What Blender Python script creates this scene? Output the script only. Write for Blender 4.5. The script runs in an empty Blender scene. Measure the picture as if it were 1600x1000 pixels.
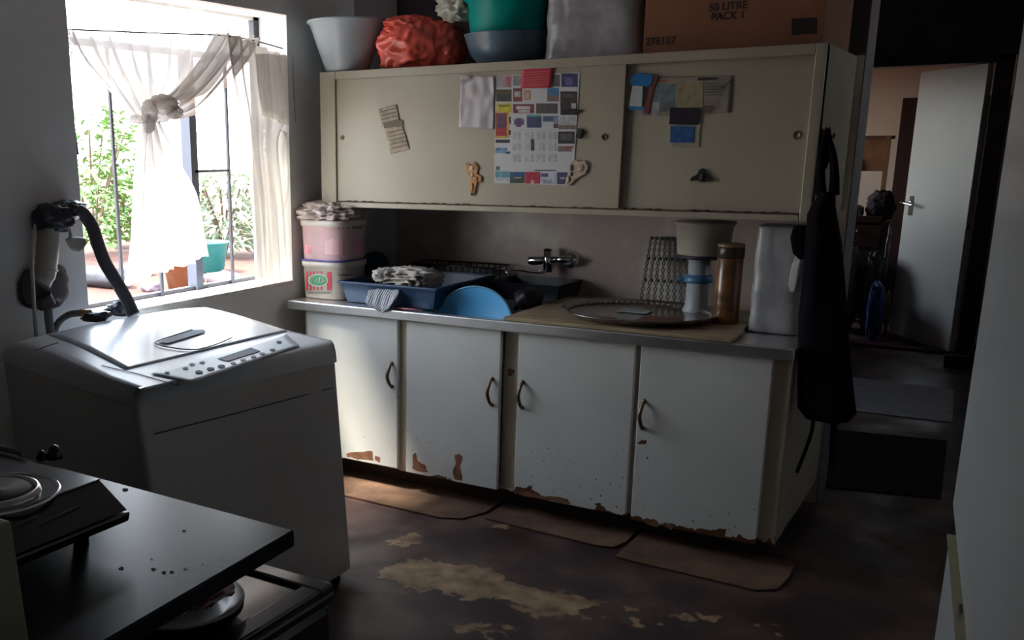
import bpy, bmesh, math, random
from mathutils import Vector, Matrix, noise
C = bpy.context.scene.collection
SC = bpy.context.scene
PI = math.pi

# ------------------------------------------------------------------ camera
CAM = Vector((2.573, -3.455, 1.443)); FPX = 1542.036; PCX, PCY = 560.325, 617.155
_yaw, _pitch, _roll = .591, -.246, -.008
FW = Vector((-math.sin(_yaw)*math.cos(_pitch), math.cos(_yaw)*math.cos(_pitch), math.sin(_pitch)))
RT = Vector((math.cos(_yaw), math.sin(_yaw), 0)); UP = RT.cross(FW)
_c, _s = math.cos(_roll), math.sin(_roll)
RT, UP = _c*RT+_s*UP, -_s*RT+_c*UP
cam = bpy.data.cameras.new('camera'); camo = bpy.data.objects.new('camera', cam); C.objects.link(camo)
m = Matrix.Identity(4)
for i in range(3):
    m[i][0] = RT[i]; m[i][1] = UP[i]; m[i][2] = -FW[i]; m[i][3] = CAM[i]
camo.matrix_world = m
cam.sensor_width = 36; cam.lens = 36*FPX/1600
cam.shift_x = (800-PCX)/1600; cam.shift_y = (PCY-500)/1600
cam.clip_start = .02; cam.clip_end = 300
SC.camera = camo

def at(px, py, ax, v):
    """the point of the plane ax = v that stands at a pixel of the 1600x1000 photograph"""
    d = RT*((px-PCX)/FPX) - UP*((py-PCY)/FPX) + FW
    k = 'xyz'.index(ax)
    return CAM + d*((v-CAM[k])/d[k])

# ------------------------------------------------------------------ light
SC.view_settings.view_transform = 'Standard'; SC.view_settings.look = 'None'
SC.view_settings.exposure = .42; SC.view_settings.gamma = 1; SC.view_settings.use_curve_mapping = False
SKY = 9.0
w = bpy.data.worlds.new('world'); SC.world = w; w.use_nodes = True
wn = w.node_tree.nodes; wl = w.node_tree.links
bg = wn['Background']; bg.inputs[1].default_value = SKY
tc = wn.new('ShaderNodeTexCoord'); sp = wn.new('ShaderNodeSeparateXYZ'); cr = wn.new('ShaderNodeValToRGB')
wl.new(tc.outputs['Generated'], sp.inputs[0]); wl.new(sp.outputs['Z'], cr.inputs[0]); wl.new(cr.outputs[0], bg.inputs[0])
cr.color_ramp.elements[0].position = 0; cr.color_ramp.elements[0].color = (.9, .92, .9, 1)
cr.color_ramp.elements[1].position = .6; cr.color_ramp.elements[1].color = (.62, .78, 1, 1)
sun = bpy.data.lights.new('sun', 'SUN'); sun.energy = 20.0; sun.angle = .22; sun.color = (1, .95, .86)
so = bpy.data.objects.new('sun', sun); C.objects.link(so)
so.rotation_euler = Vector((.37, .27, -.88)).to_track_quat('-Z', 'Y').to_euler()

def portal(cx, cy, cz, sx, sz, nrm):
    l = bpy.data.lights.new('window_portal', 'AREA'); l.shape = 'RECTANGLE'; l.size = sx; l.size_y = sz
    l.cycles.is_portal = True
    o = bpy.data.objects.new('window_portal', l); C.objects.link(o); o.location = (cx, cy, cz)
    o.rotation_euler = Vector(nrm).to_track_quat('-Z', 'Z').to_euler()
portal(-.36, -.5, 1.43, 1.3, 1.2, (1, 0, 0))
portal(-.22, 5.6, 1.45, .8, 1.0, (1, 0, 0))
portal(3.42, 1.46, 1.775, .32, .35, (-1, 0, 0))  # sky light through the opening added in the right wall

# ------------------------------------------------------------------ materials
MATS = {}
def newmat(name):
    mt = bpy.data.materials.new(name); mt.use_nodes = True
    return mt, mt.node_tree.nodes, mt.node_tree.links, mt.node_tree.nodes['Principled BSDF']
def M(name, col, rough=.5, metal=0., var=.12, scale=9., bump=0., bscale=60., trans=0., alpha=1., coat=0., sub=0., spec=.5, detail=4., stretch=None):
    if name in MATS: return MATS[name]
    mt, n, l, b = newmat(name)
    t = n.new('ShaderNodeTexCoord'); nz = n.new('ShaderNodeTexNoise'); nz.inputs['Scale'].default_value = scale; nz.inputs['Detail'].default_value = detail
    mp = n.new('ShaderNodeMapping'); l.new(t.outputs['Object'], mp.inputs[0]); l.new(mp.outputs[0], nz.inputs['Vector'])
    if stretch: mp.inputs['Scale'].default_value = stretch
    r = n.new('ShaderNodeValToRGB'); l.new(nz.outputs['Fac'], r.inputs[0])
    e = r.color_ramp.elements
    e[0].position = .3; e[1].position = .7
    e[0].color = tuple(max(0, c*(1-var)) for c in col)+(1,); e[1].color = tuple(min(1, c*(1+var)) for c in col)+(1,)
    l.new(r.outputs[0], b.inputs['Base Color'])
    b.inputs['Roughness'].default_value = rough; b.inputs['Metallic'].default_value = metal
    b.inputs['Specular IOR Level'].default_value = spec
    b.inputs['Alpha'].default_value = alpha; b.inputs['Transmission Weight'].default_value = trans
    b.inputs['Coat Weight'].default_value = coat; b.inputs['Coat Roughness'].default_value = .08
    if bump:
        nb = n.new('ShaderNodeTexNoise'); nb.inputs['Scale'].default_value = bscale; nb.inputs['Detail'].default_value = 5
        l.new(t.outputs['Object'], nb.inputs['Vector'])
        bn = n.new('ShaderNodeBump'); bn.inputs['Strength'].default_value = bump; bn.inputs['Distance'].default_value = .01
        l.new(nb.outputs['Fac'], bn.inputs['Height']); l.new(bn.outputs[0], b.inputs['Normal'])
    MATS[name] = mt
    return mt

def mathn(n, l, op, a, b=None, clamp=False):
    x = n.new('ShaderNodeMath'); x.operation = op; x.use_clamp = clamp
    for i, v in enumerate((a, b)):
        if v is None: continue
        if hasattr(v, 'links') or hasattr(v, 'is_linked'): l.new(v, x.inputs[i])
        else: x.inputs[i].default_value = v
    return x.outputs[0]

def chipped_paint(name, col, under=(.12, .045, .02), height=.06, top=.1, dots=.5, chip=1.):
    """old enamel paint: chips towards the bottom edge (object z near `top`), small dark knocks anywhere"""
    mt, n, l, b = newmat(name)
    t = n.new('ShaderNodeTexCoord'); s = n.new('ShaderNodeSeparateXYZ'); l.new(t.outputs['Object'], s.inputs[0])
    nz = n.new('ShaderNodeTexNoise'); nz.inputs['Scale'].default_value = 7; nz.inputs['Detail'].default_value = 6; nz.inputs['Roughness'].default_value = .6
    l.new(t.outputs['Object'], nz.inputs['Vector'])
    zz = mathn(n, l, 'SUBTRACT', s.outputs['Z'], top)
    zz = mathn(n, l, 'DIVIDE', zz, height)
    e = mathn(n, l, 'POWER', 2.718, mathn(n, l, 'MULTIPLY', zz, -1.))
    k = mathn(n, l, 'ADD', nz.outputs['Fac'], mathn(n, l, 'MULTIPLY', e, .16*chip))
    m1 = mathn(n, l, 'GREATER_THAN', k, .70)
    v = n.new('ShaderNodeTexVoronoi'); v.voronoi_dimensions = '2D'; v.inputs['Scale'].default_value = 17; cx_ = n.new('ShaderNodeCombineXYZ'); l.new(s.outputs['X'], cx_.inputs[0]); l.new(s.outputs['Z'], cx_.inputs[1]); l.new(cx_.outputs[0], v.inputs['Vector'])
    n2 = n.new('ShaderNodeTexNoise'); n2.inputs['Scale'].default_value = 3.1; l.new(t.outputs['Object'], n2.inputs['Vector'])
    r0 = mathn(n, l, 'MULTIPLY', mathn(n, l, 'SUBTRACT', n2.outputs['Fac'], .45), .55*dots)
    low = mathn(n, l, 'SUBTRACT', 1.15, mathn(n, l, 'MULTIPLY', s.outputs['Z'], 1.5))
    r0 = mathn(n, l, 'MULTIPLY', r0, low)
    m2 = mathn(n, l, 'LESS_THAN', v.outputs['Distance'], r0)
    mm = mathn(n, l, 'MAXIMUM', m1, m2)
    n3 = n.new('ShaderNodeTexNoise'); n3.inputs['Scale'].default_value = 2.5; n3.inputs['Detail'].default_value = 5; l.new(t.outputs['Object'], n3.inputs['Vector'])
    r = n.new('ShaderNodeValToRGB'); l.new(n3.outputs['Fac'], r.inputs[0])
    r.color_ramp.elements[0].position = .3; r.color_ramp.elements[1].position = .75
    r.color_ramp.elements[0].color = tuple(c*.84 for c in col)+(1,); r.color_ramp.elements[1].color = col+(1,)
    mx = n.new('ShaderNodeMix'); mx.data_type = 'RGBA'
    l.new(mm, mx.inputs[0]); l.new(r.outputs[0], mx.inputs[6]); mx.inputs[7].default_value = under+(1,)
    l.new(mx.outputs[2], b.inputs['Base Color'])
    b.inputs['Roughness'].default_value = .38
    bn = n.new('ShaderNodeBump'); bn.inputs['Strength'].default_value = .4; bn.inputs['Distance'].default_value = .002; bn.invert = True
    l.new(mm, bn.inputs['Height']); l.new(bn.outputs[0], b.inputs['Normal'])
    return mt

def floor_mat():
    mt, n, l, b = newmat('worn_red_floor')
    t = n.new('ShaderNodeTexCoord')
    def nz(sc, det=5, off=0):
        x = n.new('ShaderNodeTexNoise'); x.inputs['Scale'].default_value = sc; x.inputs['Detail'].default_value = det
        mp = n.new('ShaderNodeMapping'); mp.inputs['Location'].default_value = (off, off*.7, 0)
        l.new(t.outputs['Object'], mp.inputs[0]); l.new(mp.outputs[0], x.inputs['Vector']); return x.outputs['Fac']
    r = n.new('ShaderNodeValToRGB'); l.new(nz(3.4, 12), r.inputs[0])
    e = r.color_ramp.elements; e[0].position = .3; e[0].color = (.022, .013, .014, 1); e[1].position = .72; e[1].color = (.15, .085, .065, 1)
    x = e.new(.5); x.color = (.05, .024, .022, 1)
    # worn patches where the paint is gone, each with its own place on the floor
    acc = None
    for px, py, ra, rb, hgt in ((690, 905, .17, .055, .34), (655, 893, .10, .05, .3), (640, 838, .06, .04, .26), (800, 932, .15, .045, .27), (880, 945, .1, .05, .26), (765, 990, .12, .04, .24), (610, 850, .05, .03, .22), (790, 825, .06, .02, .22), (745, 893, .07, .03, .24), (1180, 975, .2, .05, .12), (1000, 960, .2, .08, .12)):
        p = at(px, py, 'z', 0)
        mp = n.new('ShaderNodeMapping'); mp.vector_type = 'TEXTURE'; mp.inputs['Location'].default_value = p
        mp.inputs['Rotation'].default_value = (0, 0, .25); mp.inputs['Scale'].default_value = (ra*1.3, rb*2.6, 1)
        l.new(t.outputs['Object'], mp.inputs[0])
        ln = n.new('ShaderNodeVectorMath'); ln.operation = 'LENGTH'; l.new(mp.outputs[0], ln.inputs[0])
        q = mathn(n, l, 'MULTIPLY', mathn(n, l, 'SUBTRACT', 1.0, mathn(n, l, 'MULTIPLY', ln.outputs['Value'], .75), clamp=True), hgt)
        acc = q if acc is None else mathn(n, l, 'ADD', acc, q)
    k = mathn(n, l, 'ADD', mathn(n, l, 'ADD', mathn(n, l, 'MULTIPLY', nz(8, 9, 3.1), .55), mathn(n, l, 'MULTIPLY', nz(19, 9, 9.1), .45)), acc)
    mk = n.new('ShaderNodeMapRange'); mk.inputs[1].default_value = .665; mk.inputs[2].default_value = .71; l.new(k, mk.inputs[0])
    r2 = n.new('ShaderNodeValToRGB'); l.new(nz(14, 6, 7), r2.inputs[0])
    r2.color_ramp.elements[0].color = (.13, .07, .035, 1); r2.color_ramp.elements[1].color = (.42, .28, .15, 1)
    r2.color_ramp.elements[0].position = .3; r2.color_ramp.elements[1].position = .65
    mx = n.new('ShaderNodeMix'); mx.data_type = 'RGBA'
    l.new(mk.outputs[0], mx.inputs[0]); l.new(r.outputs[0], mx.inputs[6]); l.new(r2.outputs[0], mx.inputs[7])
    l.new(mx.outputs[2], b.inputs['Base Color'])
    mr = n.new('ShaderNodeMapRange'); mr.inputs[1].default_value = .3; mr.inputs[2].default_value = .7; mr.inputs[3].default_value = .28; mr.inputs[4].default_value = .6
    l.new(nz(4, 4, 5), mr.inputs[0]); l.new(mr.outputs[0], b.inputs['Roughness'])
    bn = n.new('ShaderNodeBump'); bn.inputs['Strength'].default_value = .35; bn.inputs['Distance'].default_value = .004
    l.new(nz(20, 8, 1), bn.inputs['Height']); l.new(bn.outputs[0], b.inputs['Normal'])
    return mt

def mottled(name, c1, c2, scale=3., rough=.6, bump=.15, c3=None):
    mt, n, l, b = newmat(name)
    t = n.new('ShaderNodeTexCoord')
    x = n.new('ShaderNodeTexNoise'); x.inputs['Scale'].default_value = scale; x.inputs['Detail'].default_value = 7; x.inputs['Roughness'].default_value = .55
    l.new(t.outputs['Object'], x.inputs['Vector'])
    r = n.new('ShaderNodeValToRGB'); l.new(x.outputs['Fac'], r.inputs[0])
    e = r.color_ramp.elements; e[0].position = .32; e[0].color = c1+(1,); e[1].position = .68; e[1].color = c2+(1,)
    if c3: q = e.new(.5); q.color = c3+(1,)
    l.new(r.outputs[0], b.inputs['Base Color']); b.inputs['Roughness'].default_value = rough
    bn = n.new('ShaderNodeBump'); bn.inputs['Strength'].default_value = bump; bn.inputs['Distance'].default_value = .01
    y = n.new('ShaderNodeTexNoise'); y.inputs['Scale'].default_value = 25; y.inputs['Detail'].default_value = 6; l.new(t.outputs['Object'], y.inputs['Vector'])
    l.new(y.outputs['Fac'], bn.inputs['Height']); l.new(bn.outputs[0], b.inputs['Normal'])
    return mt

def cloth_translucent(name, col, transp=.25, tl=.6):
    mt, n, l, b = newmat(name)
    n.remove(b); out = n['Material Output']
    t = n.new('ShaderNodeTexCoord'); x = n.new('ShaderNodeTexNoise'); x.inputs['Scale'].default_value = 12; l.new(t.outputs['Object'], x.inputs['Vector'])
    r = n.new('ShaderNodeValToRGB'); l.new(x.outputs['Fac'], r.inputs[0])
    r.color_ramp.elements[0].color = tuple(c*.86 for c in col)+(1,); r.color_ramp.elements[1].color = col+(1,)
    d = n.new('ShaderNodeBsdfDiffuse'); tr = n.new('ShaderNodeBsdfTranslucent'); tp = n.new('ShaderNodeBsdfTransparent')
    l.new(r.outputs[0], d.inputs[0]); l.new(r.outputs[0], tr.inputs[0])
    m1 = n.new('ShaderNodeMixShader'); m1.inputs[0].default_value = tl; l.new(d.outputs[0], m1.inputs[1]); l.new(tr.outputs[0], m1.inputs[2])
    m2 = n.new('ShaderNodeMixShader'); m2.inputs[0].default_value = transp; l.new(m1.outputs[0], m2.inputs[1]); l.new(tp.outputs[0], m2.inputs[2])
    l.new(m2.outputs[0], out.inputs[0])
    return mt

def striped(name, c1, c2, scale, axis='X', rough=.8):
    mt, n, l, b = newmat(name)
    t = n.new('ShaderNodeTexCoord'); x = n.new('ShaderNodeTexWave'); x.inputs['Scale'].default_value = scale; x.bands_direction = axis; x.inputs['Distortion'].default_value = .6
    l.new(t.outputs['UV' if axis == 'U' else 'Object'], x.inputs['Vector'])
    r = n.new('ShaderNodeValToRGB'); l.new(x.outputs['Fac'], r.inputs[0]); r.color_ramp.elements[0].position = .4; r.color_ramp.elements[1].position = .6
    r.color_ramp.elements[0].color = c1+(1,); r.color_ramp.elements[1].color = c2+(1,)
    l.new(r.outputs[0], b.inputs['Base Color']); b.inputs['Roughness'].default_value = rough
    return mt

# ------------------------------------------------------------------ mesh helpers
def bmn(): return bmesh.new()
def hexa(bm, P, mi=0, bevel=0, seg=2):
    """P: 4 bottom corners then 4 top corners, both in the same turning order"""
    vs = [bm.verts.new(p) for p in P]
    fs = []
    for f in ((3, 2, 1, 0), (4, 5, 6, 7), (0, 1, 5, 4), (1, 2, 6, 5), (2, 3, 7, 6), (3, 0, 4, 7)):
        fc = bm.faces.new([vs[i] for i in f]); fc.material_index = mi; fs.append(fc)
    bmesh.ops.recalc_face_normals(bm, faces=fs)
    if bevel:
        es = list({e for f in fs for e in f.edges})
        r = bmesh.ops.bevel(bm, geom=es, offset=bevel, segments=seg, profile=.5, affect='EDGES', clamp_overlap=True)
        for f in r['faces']: f.material_index = mi
def box(bm, x0, x1, y0, y1, z0, z1, mi=0, bevel=0, seg=2, mat=None):
    P = [Vector(p) for p in ((x0, y0, z0), (x1, y0, z0), (x1, y1, z0), (x0, y1, z0), (x0, y0, z1), (x1, y0, z1), (x1, y1, z1), (x0, y1, z1))]
    if mat: P = [mat @ p for p in P]
    hexa(bm, P, mi, bevel, seg)
def catmull(pts, n):
    pts = [Vector(p) for p in pts]
    if len(pts) < 3: return [pts[0].lerp(pts[-1], i/n) for i in range(n+1)]
    P = [2*pts[0]-pts[1]]+pts+[2*pts[-1]-pts[-2]]; out = []; m_ = len(pts)-1
    for i in range(n+1):
        t = i/n*m_; k = min(int(t), m_-1); t -= k
        a, b, c, d = P[k:k+4]
        out.append(.5*((2*b)+(c-a)*t+(2*a-5*b+4*c-d)*t*t+(3*b-a-3*c+d)*t**3))
    return out
def tube(bm, pts, r, seg=8, n=None, mi=0, smooth=True, cap=True):
    if smooth and len(pts) > 2: pts = catmull(pts, n or len(pts)*5)
    pts = [Vector(p) for p in pts]; rings = []; N = len(pts)
    up = Vector((0, 0, 1)); prev = None
    for i, p in enumerate(pts):
        d = (pts[min(i+1, N-1)]-pts[max(i-1, 0)]).normalized()
        if prev is None:
            a = d.cross(up) if abs(d.dot(up)) < .95 else d.cross(Vector((1, 0, 0)))
        else: a = prev - d*prev.dot(d)
        a.normalize(); prev = a; b = d.cross(a)
        rr = r[min(int(i/N*len(r)), len(r)-1)] if isinstance(r, (list, tuple)) else (r(i/(N-1)) if callable(r) else r)
        rings.append([bm.verts.new(p+rr*(math.cos(2*PI*k/seg)*a+math.sin(2*PI*k/seg)*b)) for k in range(seg)])
    for i in range(N-1):
        for k in range(seg):
            f = bm.faces.new((rings[i][k], rings[i][(k+1) % seg], rings[i+1][(k+1) % seg], rings[i+1][k])); f.material_index = mi; f.smooth = True
    if cap:
        for rg in (rings[0][::-1], rings[-1]):
            f = bm.faces.new(rg); f.material_index = mi
def lathe(bm, prof, c=(0, 0, 0), seg=32, mi=0, mat=None, sx=1, sy=1, sq=0, smooth=True):
    """prof: list of (r, z). sq > 0 squares the outline off"""
    c = Vector(c); rings = []
    for r, z in prof:
        if r < 1e-5:
            p = Vector((0, 0, z)); p = mat @ p if mat else p
            rings.append([bm.verts.new(c+p)]); continue
        row = []
        for k in range(seg):
            a = 2*PI*k/seg; x, y = math.cos(a), math.sin(a)
            if sq:
                q = (abs(x)**sq+abs(y)**sq)**(-1/sq); x *= q; y *= q
            p = Vector((r*x*sx, r*y*sy, z)); p = mat @ p if mat else p
            row.append(bm.verts.new(c+p))
        rings.append(row)
    for a, b in zip(rings, rings[1:]):
        for k in range(seg):
            k2 = (k+1) % seg
            if len(a) == 1 and len(b) == 1: continue
            if len(a) == 1: vs = (a[0], b[k], b[k2])
            elif len(b) == 1: vs = (a[k], b[0], a[k2])
            else: vs = (a[k], b[k], b[k2], a[k2])
            f = bm.faces.new(vs); f.material_index = mi; f.smooth = smooth
    bmesh.ops.recalc_face_normals(bm, faces=bm.faces)
def blob(bm, c, rad, amp=.15, fr=3., sub=4, seed=0, floor=None, mi=0, sq=2.5, ceil=None, fold=0., smooth=True):
    """a crumpled bag or heap of cloth: a squarish ball pushed about by ridged noise"""
    c = Vector(c); t = bmesh.new(); bmesh.ops.create_icosphere(t, subdivisions=sub, radius=1)
    off = Vector((seed*7.3, seed*3.1, seed*1.7)); mp = {}
    for v in t.verts:
        p = v.co.copy(); q = (abs(p.x)**sq+abs(p.y)**sq+abs(p.z)**sq)**(-1/sq); p = p*q
        k = noise.noise(p*fr+off)+.5*noise.noise(p*fr*2.3+off)
        rg = 1-abs(noise.noise(p*fr*1.6+off*2))*2
        k = k*(1-fold)+fold*(rg-.5)
        p = p*(1+amp*k)
        P = Vector((c.x+p.x*rad[0], c.y+p.y*rad[1], c.z+p.z*rad[2]))
        if floor is not None and P.z < floor: P.z = floor+.001*random.Random(v.index).random()
        if ceil is not None and P.z > ceil: P.z = ceil
        mp[v] = bm.verts.new(P)
    for f in t.faces:
        g = bm.faces.new([mp[v] for v in f.verts]); g.material_index = mi; g.smooth = smooth
    t.free()
def grid(bm, fn, nu, nv, mi=0, smooth=True, uv=False, closed_u=False):
    rows = [[bm.verts.new(fn(i/nu, j/nv)) for i in range(nu+(0 if closed_u else 1))] for j in range(nv+1)]
    L = bm.loops.layers.uv.verify() if uv else None
    for j in range(nv):
        for i in range(nu):
            i2 = (i+1) % nu if closed_u else i+1
            f = bm.faces.new((rows[j][i], rows[j][i2], rows[j+1][i2], rows[j+1][i])); f.material_index = mi; f.smooth = smooth
            if uv:
                for lp, (a, b) in zip(f.loops, ((i, j), (i+1, j), (i+1, j+1), (i, j+1))): lp[L].uv = (a/nu, b/nv)
def poly(bm, pts, mi=0, thick=None):
    vs = [bm.verts.new(p) for p in pts]; f = bm.faces.new(vs); f.material_index = mi
    if thick is not None:
        t = Vector(thick); v2 = [bm.verts.new(Vector(p)+t) for p in pts]
        g = bm.faces.new(v2[::-1]); g.material_index = mi; n_ = len(vs)
        for i in range(n_):
            h = bm.faces.new((vs[i], v2[i], v2[(i+1) % n_], vs[(i+1) % n_])); h.material_index = mi
        bmesh.ops.recalc_face_normals(bm, faces=bm.faces)

# ------------------------------------------------------------------ scene graph helpers
def rootloc(p):
    while p.parent: p = p.parent
    return p.location
def thing(name, label, cat, loc, group=None):
    o = bpy.data.objects.new(name, None); C.objects.link(o); o.location = Vector(loc); o.empty_display_size = .05
    o['label'] = label; o['category'] = cat
    if group: o['group'] = group
    return o
def obj(name, bm, mats, parent=None, solid=0, subd=0, bevel=0, label=None):
    """links a bmesh given in world coordinates as one object, origin at its thing's base"""
    if parent is not None: off = rootloc(parent)
    else:
        xs = [v.co for v in bm.verts]
        off = Vector(((min(v.x for v in xs)+max(v.x for v in xs))/2, (min(v.y for v in xs)+max(v.y for v in xs))/2, min(v.z for v in xs)))
    off = Vector(off)
    bmesh.ops.translate(bm, verts=bm.verts, vec=-off)
    me = bpy.data.meshes.new(name); bm.to_mesh(me); bm.free()
    for x in (mats if isinstance(mats, (list, tuple)) else [mats]): me.materials.append(x)
    o = bpy.data.objects.new(name, me); C.objects.link(o)
    if parent is not None: o.parent = parent
    else: o.location = off
    if bevel:
        b = o.modifiers.new('b', 'BEVEL'); b.width = bevel; b.segments = 2; b.limit_method = 'ANGLE'
    if subd:
        s = o.modifiers.new('u', 'SUBSURF'); s.levels = subd; s.render_levels = subd
    if solid:
        s = o.modifiers.new('s', 'SOLIDIFY'); s.thickness = solid; s.offset = 0
    if label: o['label'] = label
    return o
def one(name, bm, mats, label, cat, group=None, **k):
    o = obj(name, bm, mats, **k); o['label'] = label; o['category'] = cat
    if group: o['group'] = group
    return o
def struct(name, bm, mats, parent=None, **k):
    loc = Vector((0, 0, 0))
    me = bpy.data.meshes.new(name); bm.to_mesh(me); bm.free()
    for x in (mats if isinstance(mats, (list, tuple)) else [mats]): me.materials.append(x)
    o = bpy.data.objects.new(name, me); C.objects.link(o)
    if parent is not None: o.parent = parent
    else: o['kind'] = 'structure'
    if k.get('bevel'):
        b = o.modifiers.new('b', 'BEVEL'); b.width = k['bevel']; b.segments = 2
    return o
def text_bm(s, size, mat, depth=.0004, bold=False, align='LEFT'):
    cu = bpy.data.curves.new('t', 'FONT'); cu.body = s; cu.size = size; cu.extrude = depth; cu.align_x = align
    if bold: cu.offset = size*.025
    o = bpy.data.objects.new('t', cu); C.objects.link(o)
    dg = bpy.context.evaluated_depsgraph_get(); dg.update()
    me = bpy.data.meshes.new_from_object(o.evaluated_get(dg))
    bm = bmesh.new(); bm.from_mesh(me); bpy.data.objects.remove(o); bpy.data.curves.remove(cu); bpy.data.meshes.remove(me)
    bmesh.ops.transform(bm, matrix=mat, verts=bm.verts)
    return bm
def frame(o, x, y):
    """matrix whose local x, y run along the given directions from o"""
    x = Vector(x).normalized(); y = Vector(y); z = x.cross(y).normalized(); y = z.cross(x)
    mm = Matrix.Identity(4)
    for i in range(3): mm[i][0] = x[i]; mm[i][1] = y[i]; mm[i][2] = z[i]; mm[i][3] = o[i]
    return mm

# ------------------------------------------------------------------ palette
wall_grey = mottled('grey_white_wall_paint', (.80, .81, .80), (.87, .87, .86), 2, .7, .1)
wall_splash = mottled('stained_plaster', (.46, .38, .34), (.76, .71, .63), 2.6, .4, .15, (.52, .42, .37))
wall_dark = M('shade_dark_wall', (.085, .07, .08), .8, var=.2, scale=3)  # shade on the back wall's upper part, put into a darker colour
pier_grey = M('blue_grey_pier_paint', (.80, .80, .86), .7, var=.12, scale=4)
ceil_m = M('ceiling_board', (.82, .81, .80), .8)
far_wall = M('warm_beige_wall', (.66, .52, .40), .7, var=.06, scale=2)
floor_m = floor_mat()
steel_dark = M('dark_window_steel', (.035, .035, .05), .5, var=.3, scale=30)
sill_m = M('white_sill_paint', (.85, .82, .78), .6, var=.2, scale=12)
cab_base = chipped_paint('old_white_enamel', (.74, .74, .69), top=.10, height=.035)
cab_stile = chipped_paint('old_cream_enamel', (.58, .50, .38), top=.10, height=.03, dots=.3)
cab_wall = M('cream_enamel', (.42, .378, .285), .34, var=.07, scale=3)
cab_in = M('dark_recess', (.05, .035, .028), .8)
rust = M('rusty_track', (.10, .045, .03), .8, var=.5, scale=40)
brass = M('tarnished_brass_handle', (.20, .12, .07), .35, metal=.8, var=.3, scale=40)
steel = M('brushed_sink_steel', (.74, .74, .74), .34, metal=1., var=.12, scale=6, stretch=(1, 20, 1))
chrome = M('chrome', (.75, .77, .8), .1, metal=1., var=.03)
plaster_edge = M('broken_plaster', (.55, .45, .4), .9, var=.4, scale=20)

XW = -.13       # inner face of the window wall
WO = -.33       # its outer face
YB = .785       # the wall behind the sink
WY0, WY1, WZ0, WZ1 = -1.125, .05, .865, 1.985

# ------------------------------------------------------------------ room shell
b = bmn(); box(b, -.33, 3.4, -4.6, 7.0, -.1, 0); struct('floor', b, floor_m)
b = bmn(); box(b, -.33, 3.4, -4.6, 7.0, 2.5, 2.6); struct('ceiling', b, ceil_m)
b = bmn()
box(b, WO, XW, -4.6, WY0, 0, 2.5); box(b, WO, XW, WY1, 1.0, 0, 2.5)
box(b, WO, XW, WY0, WY1, 0, WZ0); box(b, WO, XW, WY0, WY1, WZ1, 2.5)
struct('wall_left', b, wall_grey)
b = bmn(); box(b, XW, -.035, .42, YB, 0, 2.5); struct('wall_pier', b, pier_grey)
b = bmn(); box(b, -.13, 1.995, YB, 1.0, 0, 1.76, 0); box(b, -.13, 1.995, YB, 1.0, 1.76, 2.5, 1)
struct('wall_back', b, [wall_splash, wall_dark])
b = bmn(); box(b, 1.996, 2.0, YB+.002, .998, 0, 2.5, 0); struct('trim_1', b, M('grey_wall_end', (.20, .18, .18), .7))
RW0, RW1, RZ0, RZ1 = 1.30, 1.62, 1.60, 1.95  # unseen opening, added to light the cabinet side and the passage
b = bmn()
for y, y2, z, z2 in ((RW0, RW0+.03, RZ0, RZ1), (RW1-.03, RW1, RZ0, RZ1), (RW0+.03, RW1-.03, RZ0, RZ0+.03), (RW0+.03, RW1-.03, RZ1-.03, RZ1)): box(b, 3.34, 3.37, y, y2, z, z2)
struct('added_light_opening', b, steel_dark)
b = bmn(); box(b, 3.3, 3.4, -4.6, RW0, 0, 2.5); box(b, 3.3, 3.4, RW1, 7.0, 0, 2.5); box(b, 3.3, 3.4, RW0, RW1, 0, RZ0); box(b, 3.3, 3.4, RW0, RW1, RZ1, 2.5); struct('wall_right', b, M('grey_side_wall', (.45, .46, .45), .7))
b = bmn(); box(b, -.13, 3.3, -4.6, -4.5, 0, 2.5); struct('wall_front', b, M('dim_front_wall', (.74, .74, .72), .8))
# hall behind the sink wall
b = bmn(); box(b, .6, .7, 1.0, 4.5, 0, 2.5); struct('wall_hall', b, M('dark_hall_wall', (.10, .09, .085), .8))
DY = 4.5
b = bmn()
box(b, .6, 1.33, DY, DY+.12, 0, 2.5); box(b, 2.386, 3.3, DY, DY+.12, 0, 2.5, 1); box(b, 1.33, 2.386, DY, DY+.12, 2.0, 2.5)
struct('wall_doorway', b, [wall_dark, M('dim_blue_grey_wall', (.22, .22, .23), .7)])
# far room
b = bmn(); box(b, .2, 3.3, 6.9, 7.0, 0, 2.5); struct('wall_far', b, far_wall)
b = bmn()
box(b, -.2, -.1, DY, 5.2, 0, 2.5); box(b, -.2, -.1, 6.0, 7.0, 0, 2.5); box(b, -.2, -.1, 5.2, 6.0, 0, .95); box(b, -.2, -.1, 5.2, 6.0, 1.95, 2.5)
box(b, -.1, .6, DY, DY+.1, 0, 2.5); box(b, -.1, .2, 6.9, 7.0, 0, 2.5)
struct('wall_far_side', b, far_wall)
b = bmn()
for y in (5.2, 5.58, 5.96): box(b, -.17, -.13, y, y+.04, .95, 1.95)
for z in (.95, 1.91): box(b, -.17, -.13, 5.2, 6.0, z, z+.04)
struct('window_2', b, steel_dark)

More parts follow.
